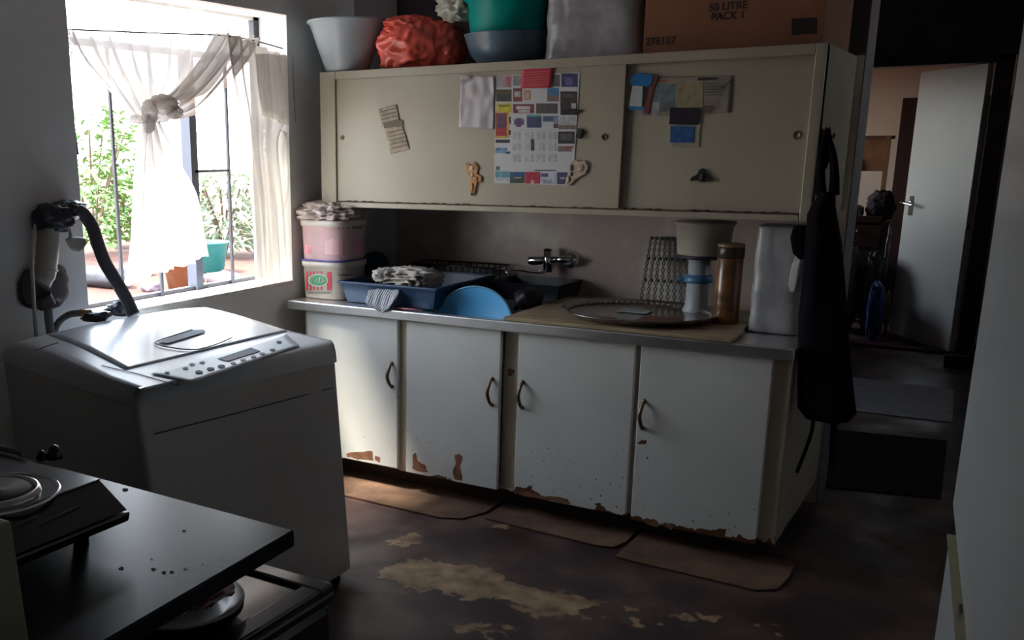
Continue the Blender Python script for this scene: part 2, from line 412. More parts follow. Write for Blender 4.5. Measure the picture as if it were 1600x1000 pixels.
# ------------------------------------------------------------------ kitchen window
b = bmn()
XF = -.28
box(b, XF-.03, XF, WY0, WY0+.035, WZ0, WZ1); box(b, XF-.03, XF, WY1-.035, WY1, WZ0, WZ1)
box(b, XF-.03, XF, WY0, WY1, WZ0, WZ0+.02); win = struct('window_1', b, steel_dark)
b = bmn(); box(b, XF-.04, XF+.01, -.42, -.38, WZ0, 1.80); struct('mullion', b, M('blue_grey_mullion', (.06, .07, .10), .5), win)  # stops below the frame top, where glare swallows the bars
for y, z0 in ((-.83, .87), (-.62, .87), (-.19, .87)):
    b = bmn(); box(b, XF+.002, XF+.012, y-.006, y+.006, z0, 1.80); struct('burglar_bar', b, steel_dark, win)
for (y0, y1, z) in ((-.40, -.19, 1.352),):
    b = bmn(); box(b, XF+.002, XF+.010, y0, y1, z-.005, z+.005); struct('crossbar', b, steel_dark, win)
b = bmn(); box(b, XF-.03, XF, WY0, WY1, WZ1-.012, WZ1); struct('top_rail', b, sill_m, win)  # window glare put into the rail's pale colour
b = bmn(); box(b, XF-.03, XF+.012, WY0+.035, WY1-.035, 1.80, 1.822); struct('added_transom', b, sill_m, win)  # added pale bar closing off the shortened mullion and bars
# casement stile standing open at the left with flaking paint
b = bmn()
a0, a1 = at(72, -40, 'x', -.155), at(116, 242, 'x', -.155)
hexa(b, [a1+Vector((-.03, -.012, 0)), a1+Vector((0, -.012, 0)), a1+Vector((0, .022, 0)), a1+Vector((-.03, .022, 0)), a0+Vector((-.03, -.012, 0)), a0+Vector((0, -.012, 0)), a0+Vector((0, .022, 0)), a0+Vector((-.03, .022, 0))])
struct('casement_stile', b, M('flaking_dark_paint', (.10, .09, .12), .7, var=.8, scale=60), win)
b = bmn(); box(b, WO-.03, XW+.008, WY0, WY1, WZ0-.012, WZ0+.004, bevel=.003); struct('window_sill', b, sill_m, win)
# broken plaster down the right edge of the reveal
b = bmn()
for i in range(26):
    z = .9+i*.032+random.Random(i).uniform(-.01, .01); rr = random.Random(i*3+1)
    blob(b, (XF+.03, WY1-.01, z), (.014*rr.uniform(.6, 1.3), .016, .02*rr.uniform(.6, 1.4)), .4, 2, 2, i)
struct('reveal_plaster', b, plaster_edge, win)

# ------------------------------------------------------------------ curtain
cur_m = cloth_translucent('thin_cream_curtain', (.72, .68, .63), .12, .36)
lace_m = cloth_translucent('stained_lace_hem', (.88, .80, .66), .25, .5)
def sheet(bm, rows, xp, nu=60, nv=40, folds=7, amp=.018, ph=0., mi=0, hemv=None, zig=0.):
    R = [[at(px, py, 'x', xp) for px, py in r] for r in rows]
    dense = [catmull(r, nu) for r in R]
    cols = [catmull([dense[k][i] for k in range(len(R))], nv) for i in range(nu+1)]
    def fn(u, v):
        p = cols[round(u*nu)][round(v*nv)].copy()
        a = amp*(math.sin(2*PI*folds*u+ph+1.2*math.sin(v*2.2+ph))+.45*math.sin(2*PI*folds*2.3*u+ph*2+v))
        p.x += a
        if zig: p.z += zig*math.sin(u*60)*max(0, v-.95)*20*.3
        return p
    rows_ = [[bm.verts.new(fn(i/nu, j/nv)) for i in range(nu+1)] for j in range(nv+1)]
    for j in range(nv):
        for i in range(nu):
            f = bm.faces.new((rows_[j][i], rows_[j][i+1], rows_[j+1][i+1], rows_[j+1][i])); f.smooth = True
            f.material_index = 1 if (hemv is not None and j/nv > hemv) else mi
curt = thing('curtain', 'thin cream curtain knotted in the middle, hanging on a wire across the bright window', 'curtain', at(225, 440, 'x', -.19))
b = bmn()
sheet(b, [[(100, 44), (150, 58), (205, 50), (265, 60), (320, 50), (372, 58)],
          [(122, 88), (170, 98), (215, 96), (265, 100), (315, 100), (352, 104)],
          [(165, 138), (195, 140), (225, 135), (258, 138), (288, 142), (318, 146)],
          [(208, 186), (218, 180), (230, 172), (242, 165), (256, 160), (272, 158)]], -.19, folds=9, amp=.02)
obj('gathered_top', b, [cur_m], curt)
b = bmn()
sheet(b, [[(338, 48), (356, 46), (374, 50), (392, 56), (402, 60)],
          [(318, 84), (336, 82), (354, 88), (368, 92), (380, 98)],
          [(290, 120), (306, 122), (322, 128), (335, 134), (346, 140)],
          [(262, 146), (272, 152), (285, 160), (300, 168), (308, 176)],
          [(238, 152), (244, 162), (252, 172), (262, 182), (270, 188)]], -.165, folds=4, amp=.016, ph=1)
obj('swag', b, [cur_m], curt)
b = bmn()
for (px, py, ry, rz, sd) in ((256, 163, .068, .034, 1), (234, 176, .034, .045, 2), (272, 176, .042, .024, 3), (231, 193, .026, .034, 4), (214, 186, .034, .016, 5), (250, 184, .04, .018, 6)):
    blob(b, at(px, py, 'x', -.155), (.02, ry, rz), .3, 1.9, 4, sd, fold=.8, sq=2.2)
obj('knot', b, [cloth_translucent('knotted_cream_cloth', (.92, .88, .84), .12, .5)], curt)
b = bmn()
sheet(b, [[(220, 190), (226, 192), (232, 194), (238, 193), (244, 190)],
          [(212, 252), (224, 256), (238, 256), (254, 250), (272, 242)],
          [(206, 325), (226, 332), (250, 325), (276, 312), (303, 300)],
          [(198, 400), (224, 405), (256, 398), (290, 384), (316, 368)],
          [(191, 447), (218, 440), (256, 424), (292, 414), (322, 400)]], -.17, folds=4, amp=.018, ph=2, hemv=.93, zig=.01)
obj('hanging_tail', b, [cur_m, lace_m], curt, label='loose lower tail of the curtain with a stained lace hem')
b = bmn()
sheet(b, [[(350, 52), (380, 60), (410, 74), (440, 84), (466, 88)],
          [(360, 110), (385, 120), (415, 126), (445, 128), (472, 128)],
          [(372, 170), (395, 178), (420, 184), (448, 188), (474, 188)],
          [(384, 225), (400, 235), (418, 232), (436, 228), (452, 224)],
          [(392, 330), (410, 335), (428, 332), (446, 328), (462, 322)],
          [(398, 446), (416, 446), (434, 444), (452, 438), (470, 434)]], -.155, folds=6, amp=.014, ph=.5, nv=60)
obj('right_drape', b, [cloth_translucent('cream_drape_cloth', (.58, .53, .46), .10, .26)], curt)
b = bmn()
sheet(b, [[(396, 84), (420, 84), (445, 86), (468, 88)], [(400, 130), (422, 132), (446, 134), (474, 132)], [(408, 180), (428, 186), (450, 196), (476, 190)]], -.138, folds=5, amp=.008, ph=.3, nv=24, hemv=.9)
obj('flounce', b, [cur_m, lace_m], curt)
b = bmn(); tube(b, [at(84, 46, 'x', -.19), at(130, 47, 'x', -.19), at(250, 52, 'x', -.19), at(370, 58, 'x', -.17), at(470, 84, 'x', -.15)], .003, 6)
obj('curtain_wire', b, steel_dark, curt)
b = bmn()
for i in range(34):
    rr = random.Random(i); p = at(103+i*.9+rr.uniform(-5, 5), 50+i*2.9, 'x', -.2)
    blob(b, p, (.004, .009, .011), .4, 2, 1, i)
obj('lace_edge', b, cloth_translucent('sheer_lace', (.9, .88, .9), .55, .6), curt)

# ------------------------------------------------------------------ outside
soil = M('red_soil', (.09, .026, .012), .95, var=.55, scale=1.2, bump=.6, bscale=4)
b = bmn(); box(b, -60, -.34, -10, 60, -.5, -.45); struct('ground', b, soil)
def shrub(x, y, h, r, label, seed, col, n=420, ls=.13, arch=False, group='shrubs in the yard outside the window'):
    rnd = random.Random(seed)
    t = thing('shrub', label, 'shrub', (x, y, -.45), group)
    bm = bmn()
    for i in range(n):
        a = rnd.uniform(0, 2*PI); q = rnd.random()**.5; zz = rnd.uniform(.08, 1)
        rad = r*q*math.sin(min(1, zz*1.1)*PI*.5+.45)
        c = Vector((x+rad*math.cos(a), y+rad*math.sin(a), -.45+zz*h))
        d = Vector((math.cos(a)+rnd.uniform(-.4, .4), math.sin(a)+rnd.uniform(-.4, .4), rnd.uniform(-.5, .6))).normalized()
        s = d.cross(Vector((rnd.uniform(-.3, .3), rnd.uniform(-.3, .3), 1))).normalized()*ls*.28; L = d*ls*rnd.uniform(.7, 1.6)
        mid = c+L*.5+Vector((0, 0, .02))
        vs = [bm.verts.new(p) for p in (c, mid+s, c+L-Vector((0, 0, ls*.3)), mid-s)]
        bm.faces.new(vs)
    obj('foliage', bm, col, t)
    bm = bmn()
    for i in range(7):
        a = i*2*PI/7+rnd.random()
        tube(bm, [(x, y, -.45), (x+.25*r*math.cos(a), y+.25*r*math.sin(a), -.45+.4*h), (x+.7*r*math.cos(a), y+.7*r*math.sin(a), -.45+.85*h)], .02, 5)
    obj('stem', bm, M('shrub_stem', (.10, .07, .04), .9), t)
g1 = M('shrub_green', (.13, .24, .06), .6, var=.5, scale=3)
g2 = M('glare_paled_green', (.32, .38, .26), .6, var=.4, scale=3)  # paleness carries the glare that washes the plants out
for i, (px, py, h, r, lab, mt) in enumerate((
        (150, 400, 2.6, .95, 'large green shrub outside the left pane of the window', g1),
        (212, 385, 1.9, .8, 'green shrub behind the left burglar bar, right of the largest one', g1),
        (352, 400, 1.5, .7, 'bush in glare-paled green outside the right pane, by the teal basin', g2),
        (462, 398, 1.3, .5, 'glare-paled bush outside, behind the right drape of the curtain', g2))):
    p = at(px, py, 'z', -.45); shrub(p.x, p.y, h, r, lab, i+3, mt, 520, .2)
p = at(328, 425, 'z', -.45)
b = bmn(); lathe(b, [(0, 0), (.22, 0), (.30, .45), (.33, .46), (.32, .48), (.28, .44), (.2, .03), (0, .03)], p, 24)
one('washtub', b, M('teal_washtub_plastic', (.03, .22, .22), .5), 'teal plastic tub standing on the red soil outside the window', 'tub')
p = at(282, 452, 'z', -.45)
b = bmn(); lathe(b, [(0, 0), (.16, 0), (.22, .34), (.25, .35), (.24, .38), (.20, .33), (.1, .28), (0, .27)], p, 20)
one('flower_pot', b, M('terracotta', (.20, .075, .03), .8), 'orange clay pot on the soil outside, under the curtain hem', 'pot')
b = bmn(); blob(b, at(160, 447, 'z', -.45)+Vector((0, 0, .12)), (.5, .22, .16), .3, 2, 3, 4, floor=-.45)
one('black_sack', b, M('black_sack_plastic', (.02, .02, .025), .5), 'black sack lying on the red soil outside, left of the drain hose', 'sack')
for i, (px, py, s) in enumerate(((238, 455, .15), (350, 447, .26), (385, 452, .16), (215, 430, .25), (300, 440, .18))):
    b = bmn(); blob(b, at(px, py, 'z', -.45)+Vector((0, 0, s*.3)), (s, s*.8, s*.5), .25, 1.6, 3, i, floor=-.45)
    one('rock', b, M('purple_grey_rock', (.10, .07, .08), .9, var=.4), ['rock on the soil just left of the clay pot outside', 'largest dark rock outside the right pane', 'rock outside, right of the largest dark one', 'rock on the soil beyond the curtain tail', 'rock outside between the clay pot and the mullion'][i], 'rock', 'rocks on the soil outside')

# ------------------------------------------------------------------ sink cabinet
sc_ = thing('sink_cabinet', 'long chipped white enamel sink cabinet with four doors under the steel sink top', 'cabinet', (1.0, .4, 0))
b = bmn()
box(b, -.03, 1.988, .03, YB-.002, .09, .11); box(b, -.03, -.01, .03, YB-.002, .11, .765); box(b, 1.968, 1.988, .03, YB-.002, .11, .765); box(b, -.01, 1.968, YB-.02, YB-.003, .11, .765)
obj('carcass', b, cab_stile, sc_)
b = bmn()
for x0, x1 in ((-.03, .01), (.458, .507), (1.462, 1.49), (1.926, 1.988)): box(b, x0, x1, .004, .03, .09, .765, bevel=.002)
box(b, .01, 1.93, .012, .03, .735, .765); box(b, .93, 1.01, .022, .03, .09, .765); box(b, .01, 1.93, .015, .03, .09, .105)
obj('face_frame', b, cab_stile, sc_, label='cream face frame between the doors')
b = bmn(); box(b, .02, 1.95, .10, .12, 0, .09); box(b, 0.02, .04, .12, .76, 0, .09); box(b, 1.93, 1.95, .12, .76, 0, .09); obj('plinth', b, cab_in, sc_)
HN = {0: ((612, 568), (612, 604)), 1: ((768, 592), (768, 632)), 2: ((816, 597), (816, 637)), 3: ((1005, 627), (1005, 669))}
doors = [((-.004, .464), (.102, .758)), ((.507, .935), (.096, .748)), ((1.008, 1.466), (.094, .752)), ((1.484, 1.932), (.084, .748))]
for i, ((x0, x1), (z0, z1)) in enumerate(doors):
    b = bmn(); box(b, x0, x1, -.018, .002, z0, z1, bevel=.004)
    d = obj('door', b, cab_base, sc_, label=['leftmost door, partly behind the washing machine', 'second door from the left, two tall rust streaks at its foot', 'third door from the left, handle on its left side', 'rightmost door, chipped line across its lower part'][i])
    (u0, v0), (u1, v1) = HN[i]
    p0, p1 = at(u0, v0, 'y', -.02), at(u1, v1, 'y', -.02)
    xm = (p0.x+p1.x)/2; za, zb_ = p0.z, p1.z
    b = bmn(); tube(b, [(xm, -.017, za), (xm, -.036, za-.012), (xm-.004, -.05, (za+zb_)/2), (xm, -.036, zb_+.012), (xm, -.017, zb_)], lambda t: .0042+.0035*math.sin(t*PI), 8, 24)
    for z in (za, zb_): lathe(b, [(0, .006), (.008, .004), (.009, 0)], (xm, -.018, z), 12, mat=Matrix.Rotation(PI/2, 4, 'X'))
    obj('handle', b, brass, d)
# flaked patches where the paint has gone to bare board
flake = M('bare_hardboard', (.23, .10, .05), .9, var=.35, scale=30)
def flakes(door_i, pts_list):
    for pts in pts_list:
        b = bmn(); n_ = len(pts)
        rnd = random.Random(len(pts)*7+door_i); out = []
        for i in range(n_):
            a, c = Vector((pts[i][0], pts[i][1], 0)), Vector((pts[(i+1) % n_][0], pts[(i+1) % n_][1], 0))
            for k in range(3):
                q = a.lerp(c, k/3)+(Vector((rnd.uniform(-1.3, 1.3), rnd.uniform(-1.3, 1.3), 0)) if k else Vector())
                out.append(at(q.x, q.y, 'y', -.0185))
        poly(b, out, 0); obj('flaked_patch', b, flake, sc_)
flakes(0, [[(541, 709), (560, 706), (582, 705), (584, 720), (560, 717), (542, 714)], [(586, 712), (595, 716), (594, 722), (587, 720)]])
flakes(1, [[(645, 710), (650, 708), (654, 722), (662, 725), (670, 738), (656, 737), (644, 732)], [(710, 712), (716, 709), (723, 714), (719, 728), (722, 751), (709, 748), (708, 735), (712, 725)]])
flakes(2, [[(812, 770), (825, 767), (842, 774), (866, 776), (888, 780), (892, 788), (850, 781), (815, 774)]])
flakes(3, [[(1008, 815), (1022, 811), (1030, 818), (1028, 823), (1012, 820)], [(1040, 816), (1044, 822), (1052, 820), (1050, 828), (1040, 824)]])

# worktop with its bowl
wt = thing('kitchen_sink', 'stainless steel sink top with a rolled front edge along the white cabinet', 'sink', (.95, .37, .765))
BX0, BX1, BY0, BY1 = .555, .938, .012, .46
b = bmn()
X0, X1, Y0 = -.095, 1.998, -.04
box(b, X0, BX0, Y0+.006, YB-.003, .768, .789); box(b, BX1, X1, Y0+.006, YB-.003, .768, .789)
box(b, BX0, BX1, Y0+.006, BY0, .768, .789); box(b, BX0, BX1, BY1, YB-.003, .768, .789)
box(b, X0, X1, Y0, Y0+.012, .752, .792, bevel=.005)
obj('drainboard', b, steel, wt)
b = bmn()
ZB = .62
for (x0, x1, y0, y1) in ((BX0, BX0+.004, BY0, BY1), (BX1-.004, BX1, BY0, BY1), (BX0, BX1, BY0, BY0+.004), (BX0, BX1, BY1-.004, BY1)): box(b, x0, x1, y0, y1, ZB, .788)
box(b, BX0, BX1, BY0, BY1, ZB-.004, ZB)
obj('bowl', b, steel, wt)

# ------------------------------------------------------------------ wall cabinet
wc = thing('wall_cabinet', 'cream wall cabinet with two sliding doors covered in papers and magnets', 'cabinet', (.97, .46, 1.19))
CZ0, CZ1, CX0, CX1, CY = 1.190, 1.755, -.028, 1.972, .14
b = bmn()
box(b, CX0, CX1, CY+.01, YB-.002, CZ1-.018, CZ1); box(b, CX0, CX1, CY+.01, YB-.002, CZ0, CZ0+.018)
box(b, CX0, CX0+.018, CY+.01, YB-.002, CZ0+.018, CZ1-.018); box(b, CX1-.018, CX1, CY+.01, YB-.002, CZ0+.018, CZ1-.018)
box(b, CX0+.018, CX1-.018, .30, .31, CZ0+.018, CZ1-.018)
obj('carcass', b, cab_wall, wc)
b = bmn()
box(b, CX0, .052, CY, CY+.05, CZ0, CZ1, bevel=.003); box(b, 1.938, CX1, CY, CY+.05, CZ0, CZ1, bevel=.003)
box(b, .052, 1.938, CY, CY+.05, 1.722, CZ1, bevel=.003); box(b, .052, 1.938, CY, CY+.05, CZ0, 1.212, bevel=.003)
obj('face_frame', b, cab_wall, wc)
b = bmn()
rr = random.Random(5)
for i in range(120):
    x = .06+i*.0156; box(b, x, x+.0156, CY+.001, CY+.03, 1.2115, 1.2145+rr.random()**3*.005)
obj('door_track', b, rust, wc, label='rusty bottom track of the sliding doors')
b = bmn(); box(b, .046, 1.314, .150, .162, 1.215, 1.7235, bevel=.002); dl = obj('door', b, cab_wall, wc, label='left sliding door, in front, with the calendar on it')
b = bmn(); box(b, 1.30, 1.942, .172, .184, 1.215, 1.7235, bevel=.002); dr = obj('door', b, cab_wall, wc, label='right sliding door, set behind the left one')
pull = M('dark_pull_hole', (.06, .045, .03), .5); pullb = M('dull_brass_pull', (.22, .19, .12), .4, metal=.6)
for px, py, y, d, mt, r in ((535, 215, .150, dl, pullb, .009), (945, 214, .150, dl, pull, .011), (1245, 211, .172, dr, pullb, .013)):
    p = at(px, py, 'y', y)
    b = bmn(); lathe(b, [(0, .001), (r*.6, .001), (r*.75, .004), (r, .004), (r*1.1, 0)], p, 20, mat=Matrix.Rotation(PI/2, 4, 'X')); obj('finger_pull', b, mt, d)

# ------------------------------------------------------------------ papers and magnets on the sliding doors
YL, YR = .1496, .1716
def pp(px, py, y): return at(px, py, 'y', y)
def paper(name, pts, y, mat, label, cat, curl=.0, thick=.0006, group=None, **k):
    b = bmn(); poly(b, [pp(px, py, y-.001) for px, py in pts], 0, (0, .0008, 0))
    return one(name, b, mat, label, cat, group, **k)
def wrinkled(name, quad, y, mat, label, cat, amp=.003, nu=14, nv=18, seed=0, group=None, parent=None):
    q = [pp(px, py, y) for px, py in quad]
    def fn(u, v):
        p = (q[0].lerp(q[1], u)).lerp(q[3].lerp(q[2], u), v)
        e = max(abs(u-.5), abs(v-.5))*2
        p.y -= .0015+amp*(.5+noise.noise(Vector((u*4+seed, v*4, seed))))*(1+e*.6)
        return p
    b = bmn(); grid(b, fn, nu, nv)
    if parent is not None: return obj(name, b, mat, parent, solid=.0006)
    return one(name, b, mat, label, cat, group, solid=.0006)
news = M('yellowed_newsprint', (.44, .38, .29), .8, var=.25, scale=35)
cl = thing('newspaper_clipping', 'folded yellowed newspaper clipping hanging tilted on the left part of the cabinet door', 'paper', pp(616, 238, YL))
wrinkled('sheet', [(592, 171), (620, 163), (627, 196), (598, 199)], YL, news, '', '', .002, seed=2, parent=cl)
wrinkled('sheet', [(601, 200), (629, 196), (641, 233), (611, 241)], YL, news, '', '', .002, seed=4, parent=cl)
b = bmn()
for i in range(4): poly(b, [pp(x, y, YL-.0055) for x, y in ((594+i*1.0, 174+i*6), (619+i*1.2, 168+i*6), (619.3+i*1.2, 169.5+i*6), (594.3+i, 175.8+i*6))])
poly(b, [pp(x, y, YL-.006) for x, y in ((599, 192), (628, 187), (630, 196), (600, 200))])
for i in range(5): poly(b, [pp(x, y, YL-.0055) for x, y in ((606+i*1.4, 207+i*6), (630+i*1.8, 201+i*6), (630.5+i*1.8, 202.5+i*6), (606.5+i*1.4, 208.5+i*6))])
obj('print', b, M('faded_print_ink', (.20, .17, .13), .8), cl)
wp = thing('note_paper', 'blank wrinkled pale paper taped left of the calendar', 'paper', pp(745, 201, YL))
wrinkled('sheet', [(721, 118), (774, 119), (772, 202), (718, 199)], YL, M('pale_lilac_paper', (.52, .49, .50), .6, var=.06), '', '', .006, 20, 24, 3, parent=wp)
b = bmn(); poly(b, [pp(x, y, YL-.008) for x, y in ((719, 127), (731, 116), (736, 122), (724, 133))], 0, (0, .0006, 0))
obj('adhesive_tape', b, M('grey_tape', (.30, .29, .28), .3), wp)

# calendar: a printed sheet with picture blocks round a grid of months
cal = thing('calendar', 'printed wall calendar with coloured picture blocks around a white grid of months', 'calendar', pp(835, 290, YL))
cm = [M('calendar_paper', (.60, .60, .61), .35, var=.03)]
def cc(col):
    k = 'calendar_ink_%02d%02d%02d' % tuple(int(c*99) for c in col)
    mt = M(k, col, .4, var=.25, scale=60)
    if mt not in cm: cm.append(mt)
    return cm.index(mt)
# corner mapping: calendar plane coordinates taken on the door itself
ctl, ctr, cbr, cbl = (774, 118), (906, 113), (895, 290), (772, 286)
def cuv(u, v, d=0):
    a = pp(ctl[0]+(ctr[0]-ctl[0])*u, ctl[1]+(ctr[1]-ctl[1])*u, YL-.0022-d); c = pp(cbl[0]+(cbr[0]-cbl[0])*u, cbl[1]+(cbr[1]-cbl[1])*u, YL-.0022-d)
    return a.lerp(c, v)
b = bmn(); poly(b, [cuv(0, 0), cuv(1, 0), cuv(1, 1), cuv(0, 1)], 0, (0, .0012, 0))
def blk(x0, y0, x1, y1, col, d=.0004):
    # x, y in the 1364-wide close view of the photograph
    def cv(x, y):
        X, Y = 700+x/4.547, 90+y/4.547
        return pp(X, Y, YL-.0022-d)
    poly(b, [cv(x0, y0), cv(x1, y0), cv(x1, y1), cv(x0, y1)], cc(col))
W_ = (.52, .52, .53)
for r in [(345, 125, 452, 212, (.42, .36, .36)), (412, 135, 445, 205, (.45, .15, .17), .0008), (462, 128, 520, 200, (.30, .30, .31)), (745, 122, 795, 205, (.13, .14, .13)), (805, 112, 922, 208, (.07, .07, .17)), (835, 140, 885, 195, (.17, .15, .33), .0008),
          (342, 226, 452, 312, (.11, .08, .05)), (350, 258, 445, 308, (.05, .06, .05), .0008), (462, 218, 527, 312, (.20, .05, .05)), (470, 240, 515, 280, (.50, .45, .42), .0008), (542, 232, 588, 300, (.48, .28, .14)), (552, 245, 578, 285, (.55, .42, .35), .0008), (705, 215, 788, 270, (.08, .22, .38)), (705, 270, 788, 312, (.22, .15, .11)),
          (798, 240, 918, 408, (.05, .045, .04)), (875, 325, 908, 362, (.48, .48, .46), .0008), (812, 258, 905, 285, (.10, .09, .08), .0008), (812, 375, 900, 385, (.30, .29, .26), .0008),
          (345, 325, 452, 388, (.62, .52, .05)), (360, 335, 440, 350, (.22, .20, .08), .0008), (462, 330, 612, 395, (.22, .05, .06)), (485, 345, 585, 368, (.60, .52, .50), .0008), (500, 372, 580, 392, (.62, .60, .60), .0008), (626, 325, 780, 398, (.11, .085, .085)),
          (338, 392, 418, 560, (.30, .07, .04)), (350, 405, 405, 500, (.13, .06, .12), .0008), (338, 500, 412, 570, (.42, .04, .05), .0010), (418, 385, 432, 570, (.62, .34, .04)), (330, 556, 412, 572, (.68, .42, .05), .0012), (434, 420, 446, 470, (.05, .05, .05)), (430, 515, 446, 550, (.08, .07, .07)),
          (338, 583, 440, 606, (.035, .035, .035)), (470, 438, 538, 478, (.12, .07, .16)), (485, 430, 520, 492, (.12, .07, .16), .0006), (560, 412, 665, 498, (.05, .07, .15)), (562, 405, 660, 420, (.12, .38, .33), .0007), (675, 415, 748, 455, (.09, .13, .22)), (750, 470, 783, 500, (.10, .05, .07)), (748, 412, 783, 468, (.25, .28, .38)),
          (785, 418, 908, 480, (.46, .48, .46)), (785, 480, 908, 510, (.20, .17, .14)), (782, 525, 900, 612, (.055, .05, .05)), (800, 540, 880, 585, (.12, .11, .11), .0008), (780, 628, 880, 668, (.23, .16, .15)), (845, 628, 890, 645, (.45, .08, .08), .0008),
          (338, 640, 420, 662, (.16, .28, .48)), (332, 662, 440, 680, (.22, .35, .52)), (415, 670, 440, 682, (.06, .06, .08)), (340, 772, 368, 800, (.10, .12, .14)), (615, 797, 765, 806, (.10, .11, .18)),
          (335, 808, 438, 850, (.13, .33, .42)), (340, 850, 435, 880, (.48, .52, .55)), (440, 812, 545, 845, (.03, .09, .22)), (440, 845, 545, 892, (.05, .07, .05)), (470, 850, 520, 858, (.40, .42, .40), .0008), (548, 812, 655, 895, (.42, .03, .06)), (588, 872, 612, 895, (.60, .45, .45), .0008), (658, 820, 770, 898, (.55, .55, .62)), (660, 822, 712, 848, (.10, .09, .22), .0008), (672, 870, 740, 896, (.30, .36, .40), .0008), (775, 815, 882, 900, (.06, .055, .13)), (795, 850, 830, 862, (.45, .42, .40), .0008)]:
    blk(*r[:5], *(r[5:]))
for i, x in enumerate((500, 590, 672, 755)):
    for j, y in enumerate((530, 610, 690)):
        for k in range(6): blk(x, y+k*9, x+18, y+k*9+5, (.26, .26, .27))
        blk(x-42, y, x-8, y+52, (.50, .50, .51))
blk(588, 580, 612, 662, (.08, .07, .07), .0012)
for k in range(3): blk(460, 512+k*85, 775, 514+k*85, (.40, .40, .41))
obj('printed_sheet', b, cm, cal)
rc = thing('red_notice', 'crimson paper notice overlapping the top of the calendar', 'paper', pp(838, 137, YL))
wrinkled('sheet', [(816, 107), (865, 105), (861, 137), (814, 138)], YL-.004, M('crimson_paper', (.55, .03, .06), .5, var=.1), '', '', .002, 10, 8, 5, parent=rc)
b = bmn()
for i in range(6): poly(b, [pp(x, y, YL-.0095) for x, y in ((819, 113+i*4), (858, 111+i*4), (858, 111.8+i*4), (819, 113.8+i*4))])
obj('print', b, M('faint_red_print', (.70, .22, .22), .6), rc)

def plaque(name, outline, y, th, mats, label, cat, extra=(), seed=0):
    """a moulded fridge magnet: an outline with real thickness and raised pieces"""
    t = thing(name, label, cat, pp(sum(p[0] for p in outline)/len(outline), max(p[1] for p in outline), y))
    b = bmn(); poly(b, [pp(px, py, y-.0045-th) for px, py in outline], 0, (0, th, 0)); obj('base', b, mats[0], t, bevel=.0015)
    for (px, py, rx, rz, mt, nm) in extra:
        b = bmn(); c = pp(px, py, y-.0045-th); blob(b, c, (rx, .004, rz), .25, 2, 3, seed+px); obj(nm, b, mt, t)
    return t
og = M('orange_glaze', (.50, .24, .07), .4, var=.3, scale=60); crm = M('cream_glaze', (.50, .40, .30), .5, var=.3, scale=60); brn = M('brown_glaze', (.12, .07, .05), .5, var=.4, scale=60)
plaque('figure_magnet', [(727, 254), (735, 259), (741, 252), (747, 262), (745, 272), (752, 275), (751, 287), (746, 282), (743, 294), (740, 306), (736, 306), (733, 290), (735, 278), (729, 270)], YL, .003, [og], 'small orange and cream figure magnet at the foot of the left sliding door', 'magnet',
       ((737, 262, .010, .010, crm, 'head'), (738, 273, .008, .010, crm, 'torso'), (743, 279, .010, .007, og, 'arm'), (738, 292, .006, .016, og, 'leg'), (737, 303, .004, .006, brn, 'foot')))
plaque('figure_magnet', [(893, 252), (900, 250), (906, 253), (914, 250), (919, 260), (915, 272), (906, 276), (898, 282), (890, 290), (882, 288), (886, 275), (889, 262)], YL, .003, [crm], 'beige and brown ornamental magnet on the lower right corner of the calendar', 'magnet',
       ((893, 262, .007, .012, brn, 'ornament'), (908, 262, .012, .012, crm, 'ring'), (888, 280, .009, .012, crm, 'ornament'), (893, 272, .005, .008, brn, 'ornament')), 9)
b = bmn(); poly(b, [pp(x, y, YL-.012) for x, y in ((899, 214), (903, 200), (911, 204), (906, 217))], 0, (0, .010, 0)); one('clip_magnet', b, M('black_clip_plastic', (.03, .028, .03), .4), 'black bar magnet holding the right edge of the calendar, lower of two', 'magnet', bevel=.001)
b = bmn(); poly(b, [pp(x, y, YL-.012) for x, y in ((878, 171), (900, 170), (908, 173), (900, 178), (878, 178))], 0, (0, .010, 0)); one('clip_magnet', b, M('black_clip_plastic', (.03, .028, .03), .4), 'upper of two black bar magnets at the right edge of the calendar', 'magnet', bevel=.001)

# right door
blue = M('blue_magnet_plastic', (.02, .17, .42), .4); wht = M('white_magnet_plastic', (.52, .54, .55), .4); redm = M('dull_red_plastic', (.20, .05, .045), .5)
def R2(x, y): return (960+x/5., 100+y/5.)
t = thing('bottle_magnet', 'blue and white bottle shaped magnet at the left edge of the right sliding door', 'magnet', pp(992, 176, YR))
b = bmn(); poly(b, [pp(*R2(x, y), YR-.012) for x, y in ((122, 120), (150, 80), (200, 68), (240, 82), (290, 76), (300, 110), (290, 160), (255, 180), (215, 168), (140, 165), (122, 145))], 0, (0, .008, 0)); obj('cap', b, blue, t, bevel=.0015)
b = bmn(); poly(b, [pp(*R2(x, y), YR-.012) for x, y in ((140, 168), (222, 172), (215, 335), (112, 330))], 0, (0, .008, 0)); obj('body', b, wht, t, bevel=.0015)
b = bmn(); poly(b, [pp(*R2(x, y), YR-.0125) for x, y in ((100, 330), (232, 342), (230, 366), (98, 350))], 0, (0, .0085, 0)); obj('band', b, blue, t)
b = bmn(); poly(b, [pp(*R2(x, y), YR-.009) for x, y in ((305, 88), (340, 86), (335, 120), (300, 200), (265, 388), (220, 385), (260, 250), (290, 140))], 0, (0, .006, 0)); obj('back_piece', b, redm, t)
np_ = thing('newspaper_page', 'torn colour newspaper page with a blue and a yellow panel on the right sliding door', 'paper', pp(1090, 178, YR))
wrinkled('sheet', [R2(325, 100), R2(925, 88), R2(905, 380), R2(205, 405)], YR, M('aged_newsprint', (.32, .28, .22), .8, var=.2, scale=20), '', '', .002, 24, 12, 7, parent=np_)
b = bmn(); mts = []
